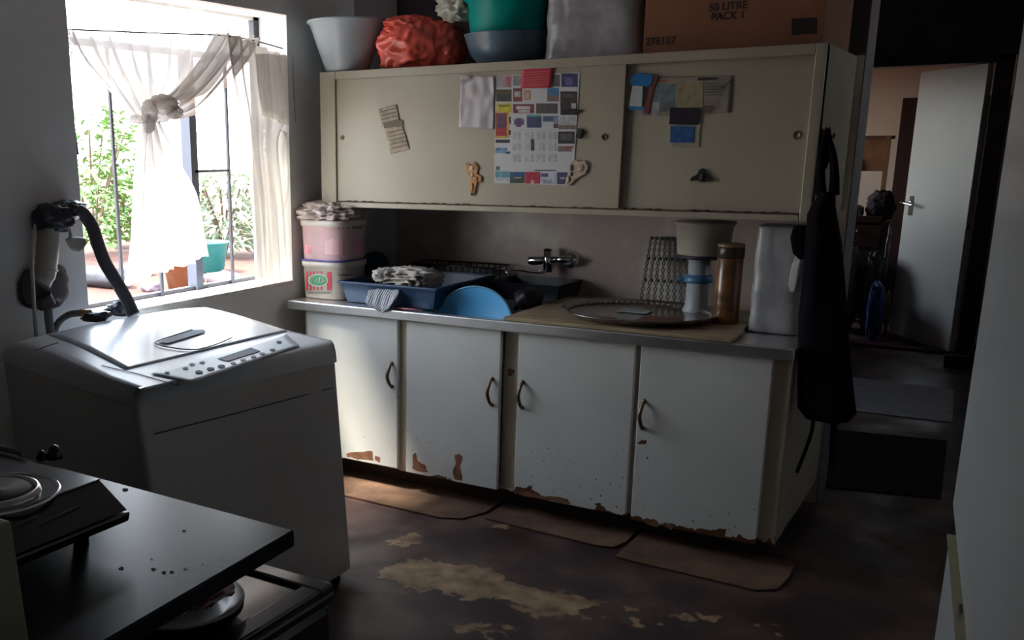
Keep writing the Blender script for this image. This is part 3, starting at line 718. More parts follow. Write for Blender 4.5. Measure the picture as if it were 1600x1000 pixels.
def nblk(pts, col, d=.0052):
    k = M('news_ink_%02d%02d%02d' % tuple(int(c*99) for c in col), col, .7, var=.25, scale=40)
    if k not in mts: mts.append(k)
    poly(b, [pp(*R2(x, y), YR-d) for x, y in pts], mts.index(k))
nblk([(330, 155), (478, 155), (470, 345), (300, 345)], (.13, .20, .22)); nblk([(478, 152), (700, 145), (688, 338), (474, 345)], (.30, .26, .15))
nblk([(650, 108), (808, 104), (806, 122), (650, 130)], (.03, .03, .03), .0058); nblk([(345, 125), (430, 122), (428, 136), (345, 140)], (.35, .10, .08))
nblk([(830, 180), (915, 122), (925, 128), (838, 192)], (.08, .07, .06), .0058); nblk([(700, 325), (790, 322), (770, 345), (735, 385), (690, 385)], (.12, .09, .07), .0056)
nblk([(300, 300), (350, 300), (345, 400), (285, 400)], (.30, .33, .33), .0056); nblk([(365, 300), (440, 300), (430, 370), (350, 375)], (.14, .15, .15), .0056)
for i in range(5): nblk([(712, 150+i*22), (852-(i == 0)*30, 146+i*22), (852-(i == 0)*30, 156+i*22), (712, 160+i*22)], (.14, .13, .11))
for i in range(7): nblk([(712, 265+i*14), (842, 262+i*14), (842, 267+i*14), (712, 270+i*14)], (.22, .2, .17))
obj('print', b, mts, np_)
b = bmn(); poly(b, [pp(*R2(x, y), YR-.0085) for x, y in ((436, 340), (668, 342), (650, 475), (428, 472))], 0, (0, .003, 0)); one('fridge_card', b, M('black_card', (.025, .02, .028), .4), 'plain black card below the newspaper page, above the blue card', 'card')
t = thing('blue_card', 'blue printed card on a pale backing below the black card', 'card', pp(1068, 231, YR))
b = bmn(); poly(b, [pp(*R2(x, y), YR-.003) for x, y in ((440, 478), (668, 480), (660, 655), (455, 650))], 0, (0, .001, 0)); obj('backing', b, M('grey_card_backing', (.34, .31, .26), .6), t)
b = bmn(); poly(b, [pp(*R2(x, y), YR-.0045) for x, y in ((438, 485), (628, 488), (620, 615), (436, 615))], 0, (0, .0012, 0)); obj('card', b, M('royal_blue_print', (.03, .10, .27), .4, var=.35, scale=50), t)
plaque('butterfly_magnet', [R2(588, 905), R2(600, 885), R2(645, 860), R2(660, 825), R2(690, 815), R2(712, 828), R2(722, 858), R2(755, 880), R2(772, 900), R2(760, 915), R2(735, 912), R2(715, 922), R2(670, 922), R2(650, 908), R2(600, 918)], YR, .004, [M('black_magnet', (.015, .013, .013), .5)], 'black moth shaped magnet alone on the lower part of the right sliding door', 'magnet',
       ((1097.5, 277, .008, .014, M('black_magnet', (.015, .013, .013), .5), 'body'),), 4)

# ------------------------------------------------------------------ on top of the wall cabinet
ZT = CZ1+.0005
def tub(name, label, c, prof, mat, group=None, seg=40, wall=.003, **kw):
    """open vessel from its outer profile, with rolled rim and inner skin"""
    inn = [(max(r-wall, 0), max(z, prof[0][1]+wall)) for r, z in prof[::-1]]
    b = bmn(); lathe(b, prof+inn, c, seg, **kw)
    return b
p = at(556, 102, 'y', .36)
wb = thing('washbasin', 'pale grey plastic tub standing on the left end of the wall cabinet', 'tub', (.052, .235, ZT))
b = tub('', '', (.052, .235, ZT), [(0, 0), (.088, 0), (.095, .01), (.160, .195), (.168, .20), (.170, .205), (.162, .207)], None)
obj('bowl', b, M('pale_grey_plastic', (.42, .47, .50), .35, var=.05), wb)
b = bmn(); tube(b, [(.052+.167*math.cos(a*PI/20), .235+.167*math.sin(a*PI/20), ZT+.204) for a in range(41)], .006, 6, smooth=False); obj('rim', b, M('pale_grey_plastic', (.42, .47, .50), .35, var=.05), wb)
redbag = M('red_bag_plastic', (.68, .10, .07), .25, var=.3, scale=14)
b = bmn(); blob(b, (.35, .27, ZT+.085), (.125, .11, .10), .3, 1.6, 5, 11, floor=ZT, fold=.5, sq=3); blob(b, (.34, .27, ZT+.16), (.105, .09, .05), .35, 1.8, 5, 12, fold=.6); blob(b, (.45, .33, ZT+.09), (.10, .10, .10), .3, 1.7, 5, 14, floor=ZT, fold=.5)
one('plastic_bag', b, redbag, 'crumpled red plastic bag on the wall cabinet, right of the pale grey tub', 'bag')
b = bmn(); blob(b, (.60, .62, ZT+.11), (.10, .10, .11), .3, 2, 4, 6, floor=ZT, fold=.4)  # dark blob added in place of the shaded wall in this gap
one('dark_gap_fill', b, M('gap_shade', (.035, .018, .022), .9, var=.4), 'added dark filler for the shaded wall gap between the red bag and the teal basins', 'bundle')
b = tub('', '', (.765, .32, ZT), [(0, 0), (.10, 0), (.12, .012), (.145, .04), (.162, .085), (.170, .112), (.173, .116)], None)
one('plastic_basin', b, M('smoky_blue_plastic', (.10, .16, .21), .3, var=.08, spec=.6), 'smoky blue basin under the teal one on the wall cabinet', 'basin')
b = tub('', '', (.765, .32, ZT+.03), [(0, 0), (.13, 0), (.140, .05), (.163, .20), (.180, .21), (.181, .22), (.172, .221)], None, wall=.004)
one('plastic_basin', b, M('teal_plastic', (.0, .30, .26), .36, var=.06, spec=.25), 'deep teal basin nested in the smoky blue one', 'basin')
b = bmn()
def clr(u, v):
    a = -2.5+u*1.9; r = .2+.05*math.sin(v*3)+.012*math.sin(u*40); z = ZT+.285-.10*v-.05*v*math.sin(u*9)
    return Vector((.80+r*math.cos(a)*1.1-.04*v, .36+r*math.sin(a), z))
blob(b, (.57, .26, ZT+.235), (.075, .06, .055), .55, 2.2, 4, 21, fold=.8)
blob(b, (.70, .28, ZT+.275), (.13, .10, .03), .4, 2.6, 4, 22, fold=.8)
one('crumpled_bag', b, M('cloudy_bag_plastic', (.50, .49, .40), .3, var=.2, scale=20), 'crumpled clear plastic bag lying over the rim of the teal basin', 'bag')
cloudy = M('cloudy_wrap', (.34, .33, .35), .28, var=.3, scale=8, bump=.8, bscale=14)
t = thing('wrapped_package', 'package in cloudy clear plastic between the teal basin and the cardboard box', 'package', (1.17, .36, ZT))
b = bmn()
def pk(u, v):
    a = 2*PI*u; x, y = math.cos(a), math.sin(a); q = (abs(x)**8+abs(y)**8)**(-1/8)
    k = .006*noise.noise(Vector((u*14, v*5, 3)))+.004*noise.noise(Vector((u*40, v*15, 1)))
    return Vector((1.14+.182*x*q*(1+k*5), .38+.16*y*q*(1+k*5), ZT+.42*v))
grid(b, pk, 90, 40, closed_u=True)
poly(b, [pk(i/90, 1) for i in range(90)]); poly(b, [pk(i/90, 0) for i in range(90)][::-1])
bmesh.ops.remove_doubles(b, verts=b.verts, dist=.0001)
obj('wrap', b, cloudy, t)
# cardboard box
cb = thing('cardboard_box', 'brown cardboard box with black printed lettering on the right end of the wall cabinet', 'box', (1.64, .47, ZT))
card = M('brown_cardboard', (.24, .10, .05), .75, var=.12, scale=4, bump=.1)
bx0, bx1, by0, by1 = 1.352, 1.945, .205, .74
b = bmn(); box(b, bx0, bx1, by0, by1, ZT, ZT+.44, bevel=.003); obj('carton', b, card, cb)
b = bmn(); poly(b, [(bx0, by0-.001, ZT+.42), (bx1, by0-.001, ZT+.42), (bx1+.001, by0-.004, ZT+.44), (bx0, by0-.004, ZT+.44)]); box(b, bx0+.27, bx0+.33, by0+.0, by1, ZT+.4402, ZT+.4412); obj('packing_tape', b, M('brown_tape', (.18, .08, .04), .3), cb)
ink = M('black_carton_print', (.025, .015, .012), .8)
b = bmn()
def line(s, px, py, size, cx=False):
    p = at(px, py, 'y', by0-.001)
    tb = text_bm(s, size, frame(p, (1, 0, 0), (0, 0, 1)), .0003, True, 'CENTER' if cx else 'LEFT')
    me = bpy.data.meshes.new('x'); tb.to_mesh(me); tb.free(); b.from_mesh(me); bpy.data.meshes.remove(me)
for a_ in (('50 LITRE', 1137, 15, .034, True), ('PACK 1', 1137, 30, .034, True), ('278127', 1008, 71, .036)):
    b.free(); b = bmn(); line(*a_); obj('printed_line', b, ink, cb)
b = bmn(); q = [at(x, y, 'y', by0-.001) for x, y in ((1237, 29), (1277, 27), (1277, 52), (1237, 55))]
poly(b, q); obj('printed_block', b, ink, cb)

# ------------------------------------------------------------------ on the worktop
ZW = .7925
TX, TY = .012, .175
lidm = M('milky_lid_plastic', (.62, .56, .50), .4, var=.05); pink = M('pink_printed_tub', (.72, .48, .50), .38, var=.14, scale=10)
def food_tub(z0, h, r, body, label, rim=None):
    t = thing('food_tub', label, 'tub', (TX, TY, z0), 'tubs stacked on the left end of the sink top')
    b = bmn(); lathe(b, [(0, 0), (r*.93, 0), (r*.95, .006), (r, h*.86), (r*1.02, h*.865)], (TX, TY, z0), 48, sq=4); obj('body', b, body, t)
    b = bmn(); lathe(b, [(r*1.0, h*.84), (r*1.045, h*.85), (r*1.05, h*.985), (r*1.02, h), (0, h)], (TX, TY, z0), 48, sq=4); obj('lid', b, lidm, t)
    return t
t1 = food_tub(ZW, .165, .118, M('cream_tub_plastic', (.60, .53, .45), .4, var=.05), 'lower cream tub of the stack, with a red striped green oval label')
t2 = food_tub(ZW+.1655, .178, .120, pink, 'upper pink tub of the stack, standing on the cream one')
# label wrapped on the front of the lower tub (its squarish side faces the room)
def tubpt(px, py, rr, out=.0015):
    """point on the squarish tub wall seen at a pixel: march the ray to the wall"""
    d = RT*((px-PCX)/FPX) - UP*((py-PCY)/FPX) + FW
    s = 3.6
    while s < 5.2:
        p = CAM+d*s; q = ((abs(p.x-TX))**4+(abs(p.y-TY))**4)**.25
        if q <= rr+out: return p
        s += .0008
    return CAM+d*4.3
def wrapquad(b, x0, y0, x1, y1, mi, out, rr=.1165, n=6):
    for i in range(n):
        a, c = x0+(x1-x0)*i/n, x0+(x1-x0)*(i+1)/n
        poly(b, [tubpt(a, y0, rr, out), tubpt(c, y0, rr, out), tubpt(c, y1, rr, out), tubpt(a, y1, rr, out)], mi)
lab = [M('red_label_print', (.55, .05, .07), .5), M('green_label_oval', (.06, .32, .15), .5), M('white_label_print', (.7, .68, .62), .5), M('grey_label_print', (.25, .21, .18), .6)]
b = bmn()
for i, x in enumerate((478, 483.5, 489, 495, 501)): wrapquad(b, x, 424, x+2.6, 453, 0, .0012, n=1)
wrapquad(b, 511, 425, 518, 453, 0, .0012, n=2)
cx, cy = 497, 438
poly(b, [tubpt(cx+15.5*math.cos(-a*PI/12), cy+10*math.sin(-a*PI/12), .1165, .0022) for a in range(24)], 2)
poly(b, [tubpt(cx+14*math.cos(-a*PI/12), cy+8.6*math.sin(-a*PI/12), .1165, .0030) for a in range(24)], 1)
tube(b, [tubpt(x, y, .1165, .004) for x, y in ((487, 441), (489, 434), (491, 434), (491, 441), (494, 437), (496, 438), (495, 441), (498, 441), (500, 433), (500, 441), (503, 441), (504, 434), (504, 441), (507, 438), (508, 443))], .0012, 5, 60, mi=2)
wrapquad(b, 528, 428, 552, 431.5, 3, .0012); wrapquad(b, 480, 456, 516, 459, 3, .0012)
tube(b, [tubpt(x, y, .1165, .0015) for x, y in ((533, 457), (540, 459.5), (547, 457))], .001, 4, mi=3)
for yy in (435, 440, 445): wrapquad(b, 530, yy, 549, yy+.9, 3, .0012)
obj('printed_label', b, lab, t1)
b = bmn(); wrapquad(b, 522, 354, 566, 357.5, 0, .0012, .119); wrapquad(b, 476, 383, 486, 396, 1, .001, .116, 2); wrapquad(b, 556, 375, 566, 396, 1, .001, .117, 2)
wrapquad(b, 508, 362, 540, 398, 2, .001, .117)
obj('printed_label', b, [M('grey_label_print', (.25, .21, .18), .6), M('rose_print', (.72, .28, .36), .4, var=.3, scale=30), M('pale_rose_print', (.66, .40, .42), .4, var=.1)], t2)
b = bmn(); lathe(b, [(.121, .1655), (.126, .166), (.126, .172), (.121, .1725)], (TX, TY, ZW), 48, sq=4); obj('blue_seal', b, M('violet_blue_seal', (.06, .05, .30), .4), t2)
b = bmn(); blob(b, (TX-.005, TY, ZW+.365), (.135, .125, .05), .5, 2.3, 5, 31, floor=ZW+.3445, fold=.8)
blob(b, (TX-.04, TY-.01, ZW+.39), (.085, .08, .03), .5, 2.6, 4, 35, floor=ZW+.36, fold=.8)
one('bread_bag', b, [M('pinkish_bag_plastic', (.60, .50, .46), .28, var=.22, scale=14)], 'crumpled pinkish clear bag lying on the upper tub by the window', 'bag')

# dark blue tray
navy = M('navy_plastic', (.018, .05, .12), .38, var=.08)
tr = thing('washing_up_tray', 'dark blue rectangular tray on the sink top beside the stacked tubs', 'tray', (.36, .36, ZW))
b = bmn()
def trayshape(b, x0, x1, y0, y1, z0, h, fl, th=.004):
    O = [(x0+fl, y0+fl), (x1-fl, y0+fl), (x1-fl, y1-fl), (x0+fl, y1-fl)]; T = [(x0, y0), (x1, y0), (x1, y1), (x0, y1)]
    vb = [Vector((x, y, z0)) for x, y in O]; vt = [Vector((x, y, z0+h)) for x, y in T]
    cx, cy = (x0+x1)/2, (y0+y1)/2
    def inn(p): return Vector((p.x-th*(1 if p.x > cx else -1), p.y-th*(1 if p.y > cy else -1), p.z))
    ib = [inn(p)+Vector((0, 0, th)) for p in vb]; it = [inn(p) for p in vt]
    V = [b.verts.new(p) for p in vb+vt+it+ib]
    for i in range(4):
        j = (i+1) % 4
        b.faces.new((V[i], V[j], V[4+j], V[4+i])); b.faces.new((V[4+i], V[4+j], V[8+j], V[8+i])); b.faces.new((V[8+i], V[8+j], V[12+j], V[12+i]))
    b.faces.new(V[0:4][::-1]); b.faces.new(V[12:16])
    bmesh.ops.recalc_face_normals(b, faces=b.faces)
trayshape(b, .140, .612, .035, .56, ZW, .088, .022)
obj('tray_body', b, navy, tr, bevel=.003)
b = bmn()
for (x0, x1, y0, y1) in ((.130, .622, .025, .041), (.130, .622, .555, .57), (.130, .145, .041, .555), (.607, .622, .041, .555)): box(b, x0, x1, y0, y1, ZW+.082, ZW+.092, bevel=.003)
obj('rim', b, navy, tr)
b = bmn(); q = at(462+140, 445, 'y', .45)
lathe(b, [(0, 0), (.085, .0), (.092, .012), (.085, .02), (0, .018)], (at(586, 440, 'y', .44).x, .44, ZW+.085), 32, mat=Matrix.Rotation(PI*.42, 4, 'X'))
one('blue_plate', b, M('navy_plate', (.02, .055, .12), .35), 'dark blue round dish standing up in the left corner of the tray', 'plate')
# cloths
rag = thing('dish_cloth', 'crumpled off-white dish cloth heaped on the dark blue tray', 'cloth', (.40, .26, ZW+.06))
b = bmn(); blob(b, (.40, .20, ZW+.10), (.12, .10, .045), .5, 2.1, 5, 41, floor=ZW+.03, fold=.85); blob(b, (.31, .14, ZW+.115), (.05, .06, .03), .5, 2.5, 4, 43, fold=.8)
obj('folds', b, M('off_white_towel', (.50, .46, .42), .9, var=.3, scale=18, bump=.3), rag)
ck = striped('grey_check_cloth', (.10, .11, .13), (.50, .52, .54), 28, 'X')
b = bmn()
Q = [[(577, 450), (592, 446), (608, 447), (626, 450)], [(575, 462), (590, 462), (606, 463), (624, 458)], [(571, 473), (586, 476), (602, 478), (616, 472)], [(580, 479), (590, 484), (600, 488), (606, 484)]]
RR = [[at(x, y, 'y', yy) for x, y in r] for r, yy in zip(Q, (.06, .012, -.012, -.05))]
def drape(u, v):
    cols = [catmull(r, 12)[round(u*12)] if False else r[min(int(u*3), 2)].lerp(r[min(int(u*3), 2)+1], u*3-min(int(u*3), 2)) for r in RR]
    k = min(int(v*3), 2); p = cols[k].lerp(cols[k+1], v*3-k)
    p = p.copy(); p.y -= .004+.004*math.sin(u*22)*(.4+v); return p
grid(b, drape, 36, 20)
one('check_cloth', b, ck, 'grey and white striped cloth hanging over the front edge of the tray', 'cloth', solid=.002)
# big blue plate standing in the bowl
bp = thing('round_platter', 'large bright blue round plastic platter standing on edge in the sink bowl', 'platter', (.76, .10, ZB))
bl = M('bright_blue_plastic', (.08, .42, .80), .32, var=.05)
b = bmn(); tl = Matrix.Rotation(PI*.5-.22, 4, 'X') @ Matrix.Rotation(0, 4, 'Z')
b2c = (.742, .125, .735)
lathe(b, [(0, .004), (.140, .004), (.148, .010), (.153, .010), (.153, .002), (.147, -.002), (0, -.002)], b2c, 56, mat=tl, sx=1.14, sy=1.0)
obj('disc', b, bl, bp)
b = bmn()
tube(b, [Vector(b2c)+tl @ Vector((1.14*.153*math.cos(a*PI/24), .153*math.sin(a*PI/24), .008)) for a in range(49)], .0055, 6, smooth=False)
obj('rim', b, M('pale_blue_rim', (.12, .32, .52), .3), bp)
# second, darker tub behind and a rack
b = bmn(); trayshape(b, .625, .955, .49, .765, ZW, .07, .015)
one('dark_rack_tray', b, M('black_tray_plastic', (.012, .014, .022), .4), 'dark draining tray behind the bright blue lid, under the tap', 'tray')
rk = thing('dish_rack', 'dark wire dish rack behind the tray against the stained wall', 'rack', (.5, .66, ZW))
dk = M('dark_coated_wire', (.012, .013, .02), .4)
b = bmn()
for z in (.01, .085, .115):
    tube(b, [(.17, .59, ZW+z), (.60, .59, ZW+z), (.60, .75, ZW+z), (.17, .75, ZW+z), (.17, .59, ZW+z)], .004, 6, smooth=False)
obj('wire_ring', b, dk, rk)
for i in range(14):
    x = .19+i*.0305; b = bmn(); tube(b, [(x, .59, ZW+.115), (x, .60, ZW+.01), (x, .74, ZW+.01), (x, .75, ZW+.115)], .003, 5, smooth=False); obj('rack_wire', b, dk, rk)
b = bmn(); box(b, .18, .59, .60, .605, ZW+.01, ZW+.11); obj('side_panel', b, M('black_tray_plastic', (.012, .014, .022), .4), rk)
b = bmn(); q0, q1 = at(835, 462, 'y', .42), at(806, 482, 'y', .20)
tube(b, [q1, q1.lerp(q0, .5), q0], .011, 8); blob(b, (.885, .34, ZW+.03), (.05, .08, .045), .2, 2, 3, 3)
one('dish_brush', b, M('black_brush', (.012, .012, .018), .5), 'black long-handled dish brush pointing from the bowl to the wooden board', 'brush')
b = bmn(); c0 = at(746, 452, 'y', .25); lathe(b, [(0, 0), (.026, 0), (.032, .035), (.029, .035), (.024, .004), (0, .004)], c0-Vector((0, 0, .03)), 20)
one('clear_cup', b, M('cloudy_cup', (.40, .42, .45), .2, alpha=.6), 'small cloudy cup behind the top right of the blue lid', 'cup')
b = bmn(); a0, a1 = at(616, 475, 'y', .0), at(658, 480, 'y', .0); a0.z = a1.z = ZW+.004
tube(b, [a0, a1], .0035, 6); 
one('pink_toothbrush', b, M('pink_handle', (.55, .20, .25), .4), 'thin pink stick lying on the steel edge in front of the tray', 'stick')

# wooden board with a round glass tray
bd = thing('chopping_board', 'large worn wooden board lying over the right half of the sink top', 'board', (1.37, .3, ZW))
b = bmn()
c_ = [at(787, 497, 'z', ZW+.014), at(1140, 535, 'z', ZW+.014), at(1165, 512, 'z', ZW+.014), at(895, 465, 'z', ZW+.014)]
c_ = [Vector((.946, -.030, 0)), Vector((1.798, -.045, 0)), Vector((1.798, .14, 0)), Vector((1.778, .20, 0)), Vector((1.778, .62, 0)), Vector((.955, .60, 0))]
poly(b, [Vector((p.x, p.y, ZW)) for p in c_], 0, (0, 0, .014))
obj('plank', b, M('worn_pale_wood', (.36, .27, .17), .45, var=.35, scale=5, stretch=(1, 6, 1), bump=.1), bd, bevel=.003)
gt = thing('glass_tray', 'oval dark patterned glass serving tray lying on the wooden board', 'tray', (1.37, .22, ZW+.015))
b = bmn()
GR = .29
lathe(b, [(0, 0), (GR*.82, 0), (GR*.9, .006), (GR, .022), (GR+.004, .026), (GR*.98, .028), (GR*.88, .012), (GR*.8, .006), (0, .006)], (1.385, .235, ZW+.0145), 64, sy=.92)
obj('dish', b, M('dark_cut_glass', (.10, .08, .07), .12, var=.5, scale=40, spec=.8, coat=.6), gt)
b = bmn()
for k in range(72):
    a = 2*PI*k/72; c = Vector((1.385+GR*.93*math.cos(a), .235+GR*.93*.92*math.sin(a), ZW+.0325)); blob(b, c, (.012, .012, .004), .1, 1, 1, k)
obj('ribbed_edge', b, M('cut_glass_ribs', (.22, .19, .17), .15, var=.4, scale=80), gt)
b = bmn(); c = (1.36, .30, ZW+.0225); box(b, 1.29, 1.41, .26, .34, ZW+.0225, ZW+.0275)
one('soap_sachet', b, M('pale_blue_sachet', (.32, .38, .38), .3), 'small pale flat packet lying in the glass tray', 'packet', bevel=.002)
b = bmn(); box(b, 1.42, 1.56, .10, .22, ZW+.0225, ZW+.0245)
one('table_mat_scrap', b, M('dull_red_card', (.16, .06, .05), .6), 'dull reddish card lying in the right half of the glass tray', 'card')

# lattice trivet leaning on the wall
lt = thing('lattice_trivet', 'grey expanding lattice trivet leaning against the stained wall', 'trivet', (1.32, .70, ZW))
b = bmn()
lg = M('grey_lattice_metal', (.16, .155, .14), .45, metal=.4, var=.3, scale=50)
NX, NZ = 7, 5
tl_, tr_, br_, bl_ = at(1016, 370, 'y', .755), at(1071, 372, 'y', .755), at(1077, 478, 'y', .66), at(998, 476, 'y', .66)
bl_.z = max(bl_.z, ZW+.006); br_.z = max(br_.z, ZW+.006)
def lp(u, v):
    p = tl_.lerp(tr_, u).lerp(bl_.lerp(br_, u), v); return p
for i in range(NX+1):
    pts = [lp(min(1, max(0, (i+(.5 if j % 2 else 0))/NX*.94)), j/(2*NZ)) for j in range(2*NZ+1)]
    tube(b, pts, .0028, 5, smooth=False)
    pts = [lp(min(1, max(0, (i+(0 if j % 2 else .5))/NX*.94)), j/(2*NZ)) for j in range(2*NZ+1)]
    tube(b, pts, .0028, 5, smooth=False)
obj('lattice', b, lg, lt)
for v in (.02, .33, .66, .98):
    for i in range(NX):
        b = bmn(); blob(b, lp((i+.5)/NX, v)-Vector((0, .004, 0)), (.007, .005, .009), .1, 1, 1, i); obj('rivet', b, M('dark_rivet', (.05, .05, .045), .4), lt)

# strainer tub over stacked cups, amber canister, wrapped roll
SX, SY = 1.545, .44
wt2 = thing('water_filter', 'beige bowl on a tall white column with a blue band beneath the wall cabinet', 'filter', (SX, SY, ZW+.0145))
zb0 = ZW+.0145
b = bmn(); lathe(b, [(0, 0), (.050, 0), (.052, .01), (.043, .03), (.041, .12), (.043, .125), (.043, .145), (.039, .15), (.041, .225), (0, .225)], (SX, SY, zb0), 32); obj('column', b, M('frosted_white_plastic', (.40, .44, .47), .4, var=.05), wt2)
b = bmn(); lathe(b, [(.044, .118), (.052, .12), (.054, .128), (.050, .148), (.044, .15)], (SX, SY, zb0), 32); tube(b, [(SX-.05, SY-.02, zb0+.127), (SX-.075, SY-.02, zb0+.130)], .006, 6); obj('blue_band', b, M('mid_blue_plastic', (.07, .22, .42), .4), wt2)
b = bmn(); lathe(b, [(.0, .226), (.092, .226), (.096, .235), (.104, .335), (.112, .342), (.112, .352), (0, .352)], (SX+.01, SY+.005, zb0), 40); obj('bowl', b, M('beige_plastic', (.44, .40, .32), .45, var=.05), wt2)
b = bmn(); lathe(b, [(.090, .214), (.094, .214), (.094, .2265), (.0, .2265), (0, .2255)], (SX+.01, SY+.005, zb0), 40); obj('dark_collar', b, M('dark_violet_plastic', (.03, .025, .05), .5), wt2)
am = M('amber_printed_tin', (.20, .085, .03), .3, var=.7, scale=14, coat=.4)
c = at(1126, 506, 'z', zb0); AX, AY = c.x+.005, c.y+.045
ct = thing('storage_tin', 'tall amber and brown tin with a dark lid in front of the white column', 'tin', (AX, AY, zb0))
b = bmn(); lathe(b, [(0, 0), (.043, 0), (.045, .004), (.045, .238), (.043, .24), (0, .24)], (AX, AY, zb0), 36); obj('body', b, am, ct)
b = bmn(); lathe(b, [(.0455, .236), (.0475, .238), (.0475, .272), (.044, .277), (0, .277)], (AX, AY, zb0), 36); obj('lid', b, M('dark_brown_lid', (.05, .03, .02), .35), ct)
b = bmn(); lathe(b, [(.0455, .276), (.047, .278), (.047, .286), (.042, .288), (0, .286)], (AX, AY, zb0), 36); obj('lid_rim', b, M('tan_lid_rim', (.28, .18, .08), .4), ct)
PX_, PY_ = 1.872, .30
t = thing('wrapped_roll', 'tall grey-white plastic wrapped pack standing at the right end of the worktop', 'package', (PX_, PY_, ZW))
b = bmn()
def pk2(u, v):
    a = 2*PI*u; x, y = math.cos(a), math.sin(a); q = (abs(x)**5+abs(y)**5)**(-1/5)
    k = 1+.05*noise.noise(Vector((u*9, v*4, 8)))+.02*noise.noise(Vector((u*30, v*12, 5)))
    tp = 1-.05*v
    return Vector((PX_+.088*x*q*k*tp, PY_+.085*y*q*k*tp, ZW+.372*v))
grid(b, pk2, 70, 36, closed_u=True); poly(b, [pk2(i/70, 1) for i in range(70)]); poly(b, [pk2(i/70, 0) for i in range(70)][::-1]); bmesh.ops.remove_doubles(b, verts=b.verts, dist=.0001)
obj('wrap', b, M('grey_white_wrap', (.36, .36, .37), .35, var=.12, scale=6, bump=.6, bscale=12), t)
b = bmn(); blob(b, (1.955, .62, ZW+.12), (.035, .05, .12), .25, 2, 4, 5, floor=ZW)
one('dark_jar', b, M('dark_glass_jar', (.02, .016, .016), .3), 'dark jar at the back corner behind the wrapped pack', 'jar')

# tap on the wall
tp = thing('mixer_tap', 'chrome wall mixer tap with a long thin spout on the stained wall', 'tap', at(870, 405, 'y', YB))
def W(px, py, y=.72): return at(px, py, 'y', y)
b = bmn(); rX = Matrix.Rotation(PI/2, 4, 'X')
cF = at(893, 406, 'y', YB); lathe(b, [(0, .03), (.030, .03), (.038, .015), (.042, .0)], cF, 28, mat=rX); obj('wall_flange', b, chrome, tp)
b = bmn(); tube(b, [cF+Vector((0, -.02, 0)), cF+Vector((0, -.06, 0))], .018, 16); tube(b, [W(893, 405), W(862, 406)], .016, 14); obj('inlet_arm', b, chrome, tp)
b = bmn(); m0, m1 = W(856, 391), W(856, 425); tube(b, [m0+Vector((0, 0, .005)), m1], .021, 18); lathe(b, [(0, .008), (.018, .006), (.023, 0)], m0+Vector((0, 0, .004)), 18); obj('valve_body', b, chrome, tp)
b = bmn(); tube(b, [W(850, 406), W(838, 407), W(827, 407)], lambda t_: .018+.004*math.sin(t_*3), 16); obj('lever_knob', b, chrome, tp)
b = bmn(); tube(b, [W(856, 421), W(848, 425, .68), W(828, 424, .60), W(810, 421, .54), W(799, 421, .50), W(794, 424, .49)], .0075, 10, 40); obj('spout', b, chrome, tp)
b = bmn(); p = W(793, 425, .488); tube(b, [p+Vector((0, 0, .008)), p+Vector((0, 0, -.014))], .011, 12); obj('nozzle', b, chrome, tp)

# ------------------------------------------------------------------ washing machine
WMZ = .85
wm = thing('washing_machine', 'large pale grey top-loading washing machine standing under the window', 'washing machine', (.45, -1.2, 0))
wmm = M('pale_grey_enamel', (.58, .56, .54), .3, var=.03, scale=3, coat=.2)
lidc = M('silver_grey_lid', (.66, .70, .75), .3, var=.04, coat=.4)
F1, F2, B1 = at(224, 610, 'z', WMZ), at(518, 532, 'z', WMZ), at(35, 540, 'z', WMZ)
B2 = F2+B1-F1
A1, B1b, C1 = at(211, 630, 'z', WMZ-.045), at(526, 560, 'z', WMZ-.045), at(2, 557, 'z', WMZ-.045)
D1 = B1b+C1-A1
B0 = at(551, 890, 'z', .03); C0 = at(30, 730, 'z', .5); C0 = Vector((C1.x+.02, C1.y+.03, .03)); A0 = Vector((A1.x+.005, A1.y+.02, .03)); D0 = Vector((D1.x+.01, B0.y+.08, .03))
A0.x = B0.x+.002
b = bmn(); hexa(b, [A0, B0, D0, C0, A1, B1b, D1, C1], bevel=.018, seg=4)
for f in b.faces: f.smooth = True
obj('cabinet_body', b, wmm, wm)
# foot strip
for p in (A0, B0, C0, D0):
    b = bmn(); q = p.lerp((A0+B0+C0+D0)/4, .12); lathe(b, [(0, 0), (.022, 0), (.022, .035), (0, .035)], (q.x, q.y, 0), 14); obj('foot', b, M('black_rubber', (.02, .02, .02), .8), wm)
# seam under the top cover
def lerp4(P, u, v): return P[0].lerp(P[1], u).lerp(P[3].lerp(P[2], u), v)
def bump_h(v): return 0 if v < .27 else .036*math.sin(PI*min(1, (v-.27)/.73*.62+.0))**1.2*(1 if v < .95 else 1-(v-.95)*6)
def deck(u, v, inset=0):
    # u from F1 to F2 along the front, v from front to back
    p = F1.lerp(F2, u).lerp(B1.lerp(B2, u), v)
    e = min(u, 1-u)
    p.z += bump_h(v)*(1-.5*abs(2*u-1)**3)
    return p
b = bmn()
grid(b, lambda u, v: deck(u, v), 30, 30)
